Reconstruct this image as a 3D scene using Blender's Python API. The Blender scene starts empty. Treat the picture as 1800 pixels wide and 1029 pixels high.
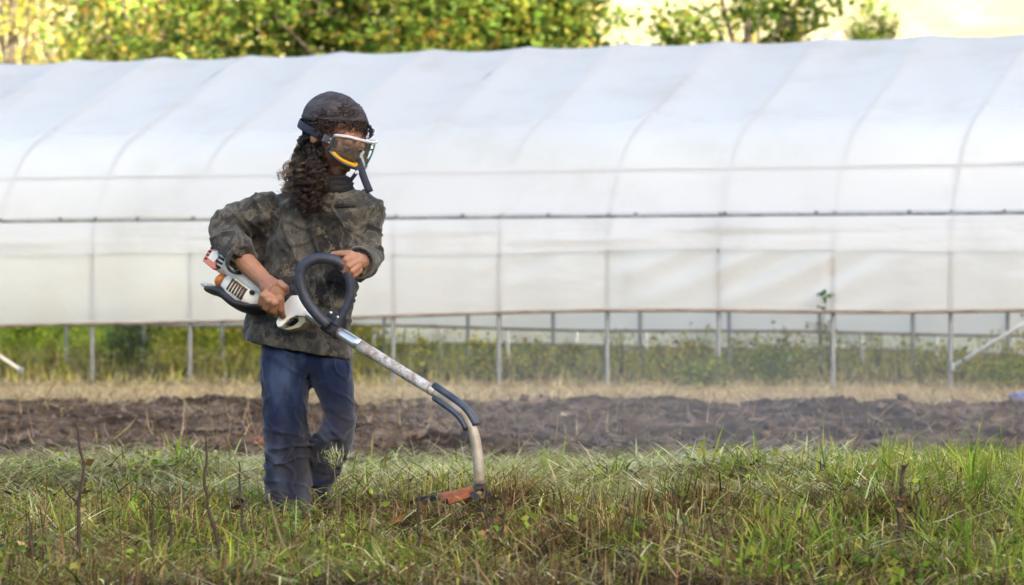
import bpy, bmesh, math, random
import numpy as np
from mathutils import Vector, Matrix

rng = np.random.default_rng(11)
random.seed(11)
SC = bpy.context.scene
COL = SC.collection
R = math.radians

# ------------------------------------------------------------------ camera
F, CX, HY, CAMZ = 5613.0, 900.0, 505.0, 0.9      # focal length in photo pixels, centre column, horizon row, eye height
cam_d = bpy.data.cameras.new('camera'); cam = bpy.data.objects.new('camera', cam_d); COL.objects.link(cam)
cam.location = (0, 0, CAMZ); cam.rotation_euler = (R(90), 0, 0)
cam_d.sensor_width = 36; cam_d.lens = F / 1800 * 36; cam_d.shift_y = -9.5 / 1800
cam_d.clip_start = 0.1; cam_d.clip_end = 3000
cam_d.dof.use_dof = True; cam_d.dof.focus_distance = 10.4; cam_d.dof.aperture_fstop = 5.6
SC.camera = cam

# ------------------------------------------------------------------ sky, sun, exposure
SUN_EL, SUN_AZ = 14.0, (0.50, -0.866)             # low sun behind the camera, to the right
w = bpy.data.worlds.new('World'); SC.world = w; w.use_nodes = True
nt = w.node_tree; nt.nodes.clear()
sky = nt.nodes.new('ShaderNodeTexSky'); sky.sky_type = 'NISHITA'; sky.sun_disc = False
sky.sun_elevation = R(SUN_EL); sky.sun_rotation = math.atan2(SUN_AZ[0], SUN_AZ[1])
sky.air_density = 1.0; sky.dust_density = 4.0; sky.ozone_density = 1.0
bg = nt.nodes.new('ShaderNodeBackground'); bg.inputs['Strength'].default_value = 0.15
wo = nt.nodes.new('ShaderNodeOutputWorld')
nt.links.new(sky.outputs[0], bg.inputs[0]); nt.links.new(bg.outputs[0], wo.inputs[0])
sd = bpy.data.lights.new('sun', 'SUN'); sd.energy = 3.0; sd.angle = R(0.53); sd.color = (1.0, 0.86, 0.62)
sun = bpy.data.objects.new('sun', sd); COL.objects.link(sun)
to_sun = Vector((SUN_AZ[0] * math.cos(R(SUN_EL)), SUN_AZ[1] * math.cos(R(SUN_EL)), math.sin(R(SUN_EL))))
sun.rotation_euler = (-to_sun).to_track_quat('-Z', 'Y').to_euler()
sun.location = (40, -70, 60)
SC.view_settings.view_transform = 'Standard'; SC.view_settings.look = 'None'
SC.view_settings.gamma = 1.0; SC.view_settings.use_curve_mapping = False
SC.view_settings.exposure = 2.45
SC.cycles.use_denoising = True
SC.cycles.max_bounces = 6; SC.cycles.transparent_max_bounces = 12; SC.cycles.diffuse_bounces = 3
SC.cycles.sample_clamp_indirect = 6

# ------------------------------------------------------------------ helpers
def PX(px, py, Z):
    """photo pixel at distance Z -> world point"""
    return Vector(((px - CX) / F * Z, Z, CAMZ - (py - HY) / F * Z))
PZ = 10.5; U = PZ / F                                # person distance, metres per pixel there
def P(px, py, d=0.0):
    return PX(px, py, PZ + d * U)

def _hash(ix, iy, iz):
    h = (ix.astype(np.int64) * 374761393 + iy.astype(np.int64) * 668265263 + iz.astype(np.int64) * 2147483647) & 0x7fffffff
    h = ((h ^ (h >> 13)) * 1274126177) & 0x7fffffff
    h = h ^ (h >> 16)
    return (h & 0xffff) / 65535.0
def vnoise(p):
    p = np.asarray(p, float); i = np.floor(p).astype(np.int64); f = p - i; f = f * f * (3 - 2 * f)
    r = 0
    for a in (0, 1):
        for b in (0, 1):
            for c in (0, 1):
                wgt = (f[..., 0] if a else 1 - f[..., 0]) * (f[..., 1] if b else 1 - f[..., 1]) * (f[..., 2] if c else 1 - f[..., 2])
                r = r + wgt * _hash(i[..., 0] + a, i[..., 1] + b, i[..., 2] + c)
    return r * 2 - 1
def fbm(p, o=4):
    p = np.asarray(p, float); r = 0; a = 1; s = 0
    for k in range(o):
        r = r + a * vnoise(p * 2 ** k + 17.3 * k); s += a; a *= .5
    return r / s
def xyz(x, y, z=0.0):
    return np.stack([x, y, np.broadcast_to(np.asarray(z, float), np.shape(x))], -1)
def sstep(a, b, x):
    t = np.clip((x - a) / (b - a), 0, 1); return t * t * (3 - 2 * t)

def tag(o, label=None, cat=None, group=None, kind=None):
    if label: o['label'] = label
    if cat: o['category'] = cat
    if group: o['group'] = group
    if kind: o['kind'] = kind
    return o
def empty(name, loc, label, cat, group=None):
    o = bpy.data.objects.new(name, None); COL.objects.link(o); o.location = loc
    o.empty_display_size = .1
    return tag(o, label, cat, group)
def world_loc(o):
    v = Vector((0, 0, 0))
    while o is not None:
        v = v + Vector(o.location); o = o.parent
    return v
def fast_mesh(name, v, f, smooth=False, cols=None):
    """v (N,3), f (M,k) arrays"""
    v = np.ascontiguousarray(v, np.float32); f = np.ascontiguousarray(f, np.int32)
    me = bpy.data.meshes.new(name); k = f.shape[1]
    me.vertices.add(len(v)); me.vertices.foreach_set('co', v.ravel())
    me.loops.add(f.size); me.loops.foreach_set('vertex_index', f.ravel())
    me.polygons.add(len(f)); me.polygons.foreach_set('loop_start', np.arange(0, f.size, k, dtype=np.int32))
    if cols is not None:
        at = me.color_attributes.new('Col', 'FLOAT_COLOR', 'POINT')
        c4 = np.ones((len(v), 4), np.float32); c4[:, :3] = cols; at.data.foreach_set('color', c4.ravel())
    me.update(calc_edges=True)
    if smooth: me.polygons.foreach_set('use_smooth', np.ones(len(f), bool))
    me.validate()
    return me
def link(name, me, mat, parent=None, kind=None):
    o = bpy.data.objects.new(name, me); COL.objects.link(o)
    if mat is not None and not me.materials: me.materials.append(mat)
    if parent is not None:
        o.parent = parent
    if kind: o['kind'] = kind
    return o

class MB:
    """collects shapes into one mesh, world coordinates"""
    def __init__(s): s.v = []; s.f = []
    def add(s, v, f):
        n = len(s.v); s.v += [tuple(q) for q in v]; s.f += [tuple(n + i for i in t) for t in f]; return s
    def tube(s, pts, rad, n=10, cap=True, flat=None):
        """round tube along pts; rad number, list, or list of (ra, rb)"""
        pts = [Vector(p) for p in pts]; m = len(pts)
        if not hasattr(rad, '__len__'): rad = [rad] * m
        T = []
        for i in range(m):
            t = pts[min(i + 1, m - 1)] - pts[max(i - 1, 0)]
            T.append(t.normalized() if t.length > 1e-9 else Vector((0, 0, 1)))
        ref = Vector((0, 1, 0)) if abs(T[0].y) < .9 else Vector((1, 0, 0))
        if flat is not None: ref = Vector(flat)
        A = (ref - T[0] * ref.dot(T[0])).normalized(); v = []; f = []
        for i in range(m):
            A = (A - T[i] * A.dot(T[i])).normalized(); B = T[i].cross(A)
            ra, rb = rad[i] if hasattr(rad[i], '__len__') else (rad[i], rad[i])
            for k in range(n):
                a = 2 * math.pi * k / n
                v.append(pts[i] + A * (ra * math.cos(a)) + B * (rb * math.sin(a)))
        for i in range(m - 1):
            for k in range(n):
                f.append((i * n + k, i * n + (k + 1) % n, (i + 1) * n + (k + 1) % n, (i + 1) * n + k))
        if cap:
            f.append(tuple(range(n))[::-1]); f.append(tuple((m - 1) * n + k for k in range(n)))
        return s.add(v, f)
    def rings(s, secs, n=28, cap=True):
        """secs: (centre, axisA*ra vector, axisB*rb vector); superellipse loft"""
        v = []; f = []
        for c, A, B, *e in secs:
            p = e[0] if e else 1.0
            for k in range(n):
                a = 2 * math.pi * k / n; ca, sa = math.cos(a), math.sin(a)
                ca = math.copysign(abs(ca) ** p, ca); sa = math.copysign(abs(sa) ** p, sa)
                v.append(Vector(c) + Vector(A) * ca + Vector(B) * sa)
        m = len(secs)
        for i in range(m - 1):
            for k in range(n):
                f.append((i * n + k, i * n + (k + 1) % n, (i + 1) * n + (k + 1) % n, (i + 1) * n + k))
        if cap:
            f.append(tuple(range(n))[::-1]); f.append(tuple((m - 1) * n + k for k in range(n)))
        return s.add(v, f)
    def ell(s, c, ax, ay, az, n=20):
        """ellipsoid from three half-axis vectors"""
        c, ax, ay, az = map(Vector, (c, ax, ay, az)); v = [c + az]; f = []
        m = n // 2
        for i in range(1, m):
            t = math.pi * i / m
            for k in range(n):
                a = 2 * math.pi * k / n
                v.append(c + az * math.cos(t) + (ax * math.cos(a) + ay * math.sin(a)) * math.sin(t))
        v.append(c - az); L = len(v) - 1
        for k in range(n): f.append((0, 1 + k, 1 + (k + 1) % n))
        for i in range(m - 2):
            for k in range(n):
                a = 1 + i * n; f.append((a + k, a + n + k, a + n + (k + 1) % n, a + (k + 1) % n))
        a = 1 + (m - 2) * n
        for k in range(n): f.append((a + k, L, a + (k + 1) % n))
        return s.add(v, f)
    def chain(s, pts, rad, n=12):
        """capsule chain: tube with rounded ends, for fingers and limbs"""
        s.tube(pts, rad, n)
        for p, r in zip(pts, rad):
            r = r if not hasattr(r, '__len__') else min(r)
            s.ell(p, (r, 0, 0), (0, r, 0), (0, 0, r), 10)
        return s
    def box(s, c, ax, ay, az):
        c, ax, ay, az = map(Vector, (c, ax, ay, az)); v = []
        for k in (-1, 1):
            for j in (-1, 1):
                for i in (-1, 1): v.append(c + ax * i + ay * j + az * k)
        return s.add(v, [(0, 2, 3, 1), (4, 5, 7, 6), (0, 1, 5, 4), (2, 6, 7, 3), (0, 4, 6, 2), (1, 3, 7, 5)])
    def build(s, name, mat, parent=None, smooth=True, bevel=0, sub=0, kind=None):
        off = world_loc(parent)
        me = bpy.data.meshes.new(name)
        me.from_pydata([tuple(Vector(p) - off) for p in s.v], [], s.f); me.update()
        if bevel or sub:
            bm = bmesh.new(); bm.from_mesh(me)
            bmesh.ops.recalc_face_normals(bm, faces=bm.faces)
            if bevel:
                es = [e for e in bm.edges if len(e.link_faces) == 2 and e.calc_face_angle(0) > .5]
                bmesh.ops.bevel(bm, geom=es, offset=bevel, segments=2, affect='EDGES', profile=.6)
            if sub: bmesh.ops.subdivide_edges(bm, edges=bm.edges[:], cuts=sub, use_grid_fill=True)
            bm.to_mesh(me); bm.free()
        if smooth: me.polygons.foreach_set('use_smooth', np.ones(len(me.polygons), bool))
        if smooth and bevel:
            try: me.set_sharp_from_angle(angle=R(50))
            except Exception: pass
        return link(name, me, mat, parent, kind)
    def remesh(s, name, mat, parent, voxel, smooth=6, fn=None, kind=None):
        off = world_loc(parent)
        me = bpy.data.meshes.new(name + '_tmp'); me.from_pydata(s.v, [], s.f); me.update()
        o = bpy.data.objects.new(name + '_tmp', me); COL.objects.link(o)
        m = o.modifiers.new('r', 'REMESH'); m.mode = 'VOXEL'; m.voxel_size = voxel
        if smooth:
            q = o.modifiers.new('s', 'SMOOTH'); q.factor = .5; q.iterations = smooth
        dg = bpy.context.evaluated_depsgraph_get()
        out = bpy.data.meshes.new_from_object(o.evaluated_get(dg))
        bpy.data.objects.remove(o); bpy.data.meshes.remove(me)
        out.name = name
        n = len(out.vertices); co = np.empty(n * 3, np.float32); out.vertices.foreach_get('co', co); co = co.reshape(-1, 3).astype(float)
        if fn is not None:
            nr = np.empty(n * 3, np.float32); out.vertices.foreach_get('normal', nr); nr = nr.reshape(-1, 3).astype(float)
            co = fn(co, nr)
        co = co - np.array(off)
        out.vertices.foreach_set('co', co.astype(np.float32).ravel()); out.update()
        out.polygons.foreach_set('use_smooth', np.ones(len(out.polygons), bool))
        out.materials.clear()
        return link(name, out, mat, parent, kind)

def spline(pts, n):
    """Catmull-Rom through tuples of numbers"""
    p = np.array(pts, float); m = len(p); out = []
    q = np.vstack([2 * p[0] - p[1], p, 2 * p[-1] - p[-2]])
    for t in np.linspace(0, m - 1, n):
        i = min(int(t), m - 2); u = t - i; a, b, c, d = q[i:i + 4]
        out.append(.5 * ((2 * b) + (-a + c) * u + (2 * a - 5 * b + 4 * c - d) * u * u + (-a + 3 * b - 3 * c + d) * u ** 3))
    return np.array(out)

# ------------------------------------------------------------------ materials
class NT:
    def __init__(s, name):
        s.m = bpy.data.materials.new(name); s.m.use_nodes = True; s.t = s.m.node_tree
        s.p = s.t.nodes['Principled BSDF']; s.o = s.t.nodes['Material Output']
    def n(s, typ, **kw):
        q = s.t.nodes.new('ShaderNode' + typ)
        for k, v in kw.items():
            if k in q.inputs.keys(): q.inputs[k].default_value = v
            else: setattr(q, k, v)
        return q
    def l(s, a, b): s.t.links.new(a, b)
    def coords(s, scale=(1, 1, 1), pos=False):
        c = s.n('NewGeometry').outputs['Position'] if pos else s.n('TexCoord').outputs['Object']
        m = s.n('Mapping'); m.inputs['Scale'].default_value = scale; s.l(c, m.inputs[0]); return m.outputs[0]
    def noise(s, vec, scale, detail=5, rough=.6, dist=0):
        q = s.n('TexNoise', Scale=scale, Detail=detail, Roughness=rough, Distortion=dist); s.l(vec, q.inputs['Vector']); return q.outputs['Fac']
    def ramp(s, fac, stops, interp='LINEAR'):
        q = s.n('ValToRGB'); s.l(fac, q.inputs[0]); e = q.color_ramp; e.interpolation = interp
        while len(e.elements) < len(stops): e.elements.new(.5)
        for el, (pos, c) in zip(e.elements, stops):
            el.position = pos; el.color = (*c, 1) if len(c) == 3 else c
        return q.outputs[0]
    def mixc(s, fac, a, b, mode='MIX'):
        q = s.n('Mix', data_type='RGBA', blend_type=mode)
        for sock, val in ((q.inputs[0], fac), (q.inputs[6], a), (q.inputs[7], b)):
            if hasattr(val, 'links') or hasattr(val, 'is_linked'): s.l(val, sock)
            elif hasattr(val, '__len__'): sock.default_value = (*val, 1)
            else: sock.default_value = val
        return q.outputs[2]
    def bump(s, h, strength=.3, dist=.01):
        b = s.n('Bump', Strength=strength, Distance=dist); s.l(h, b.inputs['Height']); s.l(b.outputs[0], s.p.inputs['Normal']); return b
def M_noise(name, c1, c2, scale=20, rough=.7, bump=.2, bd=.004, metal=0, detail=5, stretch=(1, 1, 1), spec=.5, lo=.35, hi=.65):
    t = NT(name); v = t.coords(stretch); f = t.noise(v, scale, detail)
    t.l(t.ramp(f, [(lo, c1), (hi, c2)]), t.p.inputs['Base Color'])
    t.p.inputs['Roughness'].default_value = rough; t.p.inputs['Metallic'].default_value = metal
    t.p.inputs['Specular IOR Level'].default_value = spec
    if bump: t.bump(t.noise(v, scale * 2.3, 6), bump, bd)
    return t.m
def M_leaf(name, trans=.4, rough=.6, spec=.25, tint=(1.0, 1.0, .6)):
    """colour from the mesh attribute, part of the light let through"""
    t = NT(name); a = t.n('VertexColor'); a.layer_name = 'Col'
    t.l(a.outputs[0], t.p.inputs['Base Color']); t.p.inputs['Roughness'].default_value = rough
    t.p.inputs['Specular IOR Level'].default_value = spec
    tr = t.n('BsdfTranslucent'); c = t.mixc(1.0, a.outputs[0], tint, 'MULTIPLY'); t.l(c, tr.inputs[0])
    mx = t.n('MixShader'); mx.inputs[0].default_value = trans
    t.l(t.p.outputs[0], mx.inputs[1]); t.l(tr.outputs[0], mx.inputs[2]); t.l(mx.outputs[0], t.o.inputs[0])
    return t.m

LEAF = M_leaf('leaf', .45, .7, .10); BLADE = M_leaf('grass_blade', .3, .75, .05); DRY = M_leaf('dry_stem', .1, .85, .04)
BARK = M_noise('bark', (.05, .04, .032), (.16, .13, .10), 14, .9, .6, .01, stretch=(1, 1, .25))

# ------------------------------------------------------------------ the lie of the land
def soil_mask(x, y):
    e = .45 * fbm(xyz(x * .7, y * .7, 3.1), 3)
    return sstep(15.4, 16.6, y + 1.2 * e) * (1 - sstep(23.6, 24.8, y + e * 2 + .10 * x))
MOUNDS = []   # (x, y, radius, height) heaps of cut thatch
def mound(px, py, r, h, Z): p = PX(px, py, Z); MOUNDS.append((p.x, p.y, r, h))
mound(905, 925, .17, .09, 9.95); mound(900, 960, .16, .05, 9.2); mound(1225, 900, .20, .11, 10.0); mound(1590, 930, .22, .10, 9.7)
mound(1330, 985, .24, .07, 8.9); mound(1100, 930, .2, .05, 9.6); mound(740, 905, .16, .06, 9.7)
mound(1150, 1010, .2, .07, 8.5); mound(1000, 1000, .25, .05, 8.6); mound(240, 830, .6, .05, 12.8); mound(1330, 830, .6, .07, 12.6)
def gz(x, y):
    x = np.asarray(x, float); y = np.asarray(y, float)
    near = .144 * (1 - sstep(11.5, 16.5, y))
    rough = (.020 + .030 * (1 - sstep(13, 17, y))) * fbm(xyz(x * 2.2, y * 2.0, 1.0), 3) * (1 - sstep(60, 90, y))
    s = soil_mask(x, y) * (np.abs(x) < 12)
    c = fbm(xyz(x * 2.6, y * 2.0, 7.7), 4); c2 = 1 - np.abs(fbm(xyz(x * 5.5, y * 4.5, 2.2), 3)) * 2
    cl = s * (.01 + .10 * c + .035 * fbm(xyz(x * 11, y * 9, 4.4), 3) + .045 * np.clip(c2, 0, 1) * (vnoise(xyz(x * 1.7, y * 1.3, 9.)) > -.2))
    m = 0
    for (mx, my, r, h) in MOUNDS: m = m + h * np.exp(-((x - mx) ** 2 + (y - my) ** 2 * 1.2) / (r * r))
    return near + rough + cl + m

def axis_coords(lo, hi, step, far_lo, far_hi):
    a = np.arange(lo, hi + step / 2, step); out = list(a); g = step
    while out[-1] < far_hi: g *= 1.35; out.append(out[-1] + g)
    g = step; pre = []
    p = lo
    while p > far_lo: g *= 1.35; p -= g; pre.append(p)
    return np.array(pre[::-1] + out)
gx = axis_coords(-5.4, 5.4, .045, -700, 700); gy = axis_coords(7.2, 27.5, .05, -300, 900)
X, Y = np.meshgrid(gx, gy); Zg = gz(X, Y)
nx, ny = len(gx), len(gy)
idx = np.arange(nx * ny).reshape(ny, nx)
quads = np.stack([idx[:-1, :-1], idx[:-1, 1:], idx[1:, 1:], idx[1:, :-1]], -1).reshape(-1, 4)
def ground_material():
    t = NT('field_ground'); v = t.coords(pos=True)
    sep = t.n('SeparateXYZ'); t.l(v, sep.inputs[0])
    def wob(scale, amp, off):
        n = t.noise(v, scale, 4); a = t.n('Math', operation='MULTIPLY_ADD'); t.l(n, a.inputs[0]); a.inputs[1].default_value = amp; t.l(sep.outputs[1], a.inputs[2])
        b = t.n('Math', operation='SUBTRACT'); t.l(a.outputs[0], b.inputs[0]); b.inputs[1].default_value = off; return b.outputs[0]
    def edge(val, a, b):
        m = t.n('MapRange'); m.interpolation_type = 'SMOOTHSTEP'; m.inputs[1].default_value = a; m.inputs[2].default_value = b; t.l(val, m.inputs[0]); return m.outputs[0]
    near = t.ramp(t.noise(v, 9, 6), [(.3, (.022, .016, .009)), (.5, (.05, .038, .02)), (.7, (.09, .075, .035))])
    soil = t.ramp(t.noise(v, 7, 8, .7), [(.32, (.034, .024, .019)), (.5, (.115, .084, .062)), (.68, (.25, .185, .13))])
    damp = t.ramp(t.noise(v, 1.1, 5, .6), [(.42, (.42, .40, .40)), (.60, (1.15, 1.12, 1.08))]); soil = t.mixc(1.0, soil, damp, 'MULTIPLY')
    straw = t.ramp(t.noise(v, 5, 7, .7), [(.3, (.22, .15, .09)), (.5, (.36, .265, .165)), (.7, (.46, .35, .22))])
    weed = t.ramp(t.noise(v, 3, 5), [(.3, (.06, .05, .025)), (.7, (.12, .11, .045))])
    grass = t.ramp(t.noise(v, 1.2, 6), [(.3, (.06, .09, .02)), (.7, (.13, .17, .04))])
    c = t.mixc(edge(wob(1.3, 1.6, .8), 15.2, 16.2), near, soil)
    c = t.mixc(edge(wob(1.1, 2.6, 1.3), 23.8, 24.6), c, straw)
    c = t.mixc(edge(wob(1.5, 1.0, .5), 28.5, 29.4), c, weed)
    c = t.mixc(edge(wob(.3, 6, 3), 44, 48), c, grass)
    t.l(c, t.p.inputs['Base Color']); t.p.inputs['Roughness'].default_value = 1; t.p.inputs['Specular IOR Level'].default_value = .03
    t.bump(t.noise(v, 28, 8, .7), .8, .03)
    return t.m
ground = link('ground', fast_mesh('ground', np.stack([X, Y, Zg], -1).reshape(-1, 3), quads, True), ground_material(), kind='structure')

# the sunlit hillside behind the field, and an unseen ridge added behind the camera to shade the field
def hill(name, xs, ys, zf, mat):
    X, Y = np.meshgrid(xs, ys); Z = zf(X, Y); n, m = len(xs), len(ys)
    i = np.arange(n * m).reshape(m, n); q = np.stack([i[:-1, :-1], i[:-1, 1:], i[1:, 1:], i[1:, :-1]], -1).reshape(-1, 4)
    return link(name, fast_mesh(name, np.stack([X, Y, Z], -1).reshape(-1, 3), q, True), mat, kind='structure')
def hill_material():
    t = NT('dry_hillside'); v = t.coords(pos=True)
    c = t.ramp(t.noise(v, .22, 8, .68), [(.34, (.40, .38, .24)), (.48, (.46, .43, .25)), (.62, (.56, .52, .34)), (.75, (.58, .53, .36))])
    t.l(c, t.p.inputs['Base Color']); t.p.inputs['Roughness'].default_value = .95; t.p.inputs['Specular IOR Level'].default_value = .1
    t.bump(t.noise(v, .9, 8, .7), 1.0, .8); return t.m
HILLM = hill_material()
hill('hill', np.linspace(-260, 260, 261), np.linspace(118, 420, 150),
     lambda x, y: -1 + 75 * sstep(118, 400, y) * (1 + .12 * fbm(xyz(x * .012, y * .012, 5.), 3)) + 1.3 * fbm(xyz(x * .16, y * .16, 2.), 4) * sstep(118, 135, y), HILLM)
def ridge_z(x, y):
    a = -(x * SUN_AZ[0] + y * SUN_AZ[1])            # distance away from the sun
    return -1 + (56 + 3 * fbm(xyz(x * .03, y * .03, 1.), 4)) * np.exp(-((a + 160) / 45.) ** 2)
hill('ridge', np.linspace(-330, 480, 180), np.linspace(-560, -22, 140), ridge_z, M_noise('shading_ridge', (.03, .045, .015), (.09, .10, .03), .2, .95, 1, .5))

# ------------------------------------------------------------------ hoop houses
HA = math.atan(0.39); HC, HS = math.cos(HA), math.sin(HA)
def H(s, wd, z):
    """along the house, across it (away), up"""
    return Vector((s * HC + wd * HS, 29.1 - s * HS + wd * HC, z))
GALV2 = M_noise('pale_pipe', (.50, .49, .46), (.66, .65, .62), 9, .5, .05, .001)
GALV = GALV1 = M_noise('galvanised_pipe', (.17, .18, .20), (.30, .31, .33), 9, .5, .05, .001, metal=.65)
RUSTY = M_noise('weathered_pipe', (.20, .15, .11), (.36, .31, .26), 6, .6, .1, .001, metal=.3)
WOOD = M_noise('weathered_wood', (.16, .13, .11), (.33, .28, .23), 12, .9, .3, .003, stretch=(.4, .4, 6))
def film_material(name, col, clear, trans, dirt=(.62, .56, .46), wrinkle=.15):
    t = NT(name); v = t.coords(pos=True)
    n = t.noise(v, 1.1, 6, .65); n2 = t.noise(v, 9, 5, .7)
    c = t.mixc(t.ramp(n, [(.5, (0, 0, 0)), (.85, (.55, .55, .55))]), col, dirt)
    df = t.n('BsdfDiffuse'); t.l(c, df.inputs[0]); tr = t.n('BsdfTranslucent'); t.l(c, tr.inputs[0])
    b = t.n('Bump', Strength=wrinkle, Distance=.02); t.l(t.noise(t.coords((1, 1, 2.5), True), 3.5, 5, .6, 1.2), b.inputs['Height'])
    gl = t.n('BsdfGlossy', Roughness=.3); gl.inputs[0].default_value = (.9, .93, 1, 1)
    for q in (df, tr, gl): t.l(b.outputs[0], q.inputs['Normal'])
    m1 = t.n('MixShader'); m1.inputs[0].default_value = trans; t.l(df.outputs[0], m1.inputs[1]); t.l(tr.outputs[0], m1.inputs[2])
    m2 = t.n('MixShader'); m2.inputs[0].default_value = .12; t.l(m1.outputs[0], m2.inputs[1]); t.l(gl.outputs[0], m2.inputs[2])
    tp = t.n('BsdfRefraction', Roughness=.5, IOR=1.06); tp.inputs[0].default_value = (.97, .98, 1, 1)
    m3 = t.n('MixShader'); m3.inputs[0].default_value = clear; t.l(m2.outputs[0], m3.inputs[1]); t.l(tp.outputs[0], m3.inputs[2])
    t.l(m3.outputs[0], t.o.inputs[0]); return t.m
FILM = film_material('greenhouse_film', (.93, .92, .905), .28, .5)
FILM2 = film_material('curtain_film', (.88, .87, .85), .40, .5, (.70, .62, .50), .3)
FILM3 = film_material('flap_film', (.84, .84, .84), .48, .40, (.30, .29, .27), .8)

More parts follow.
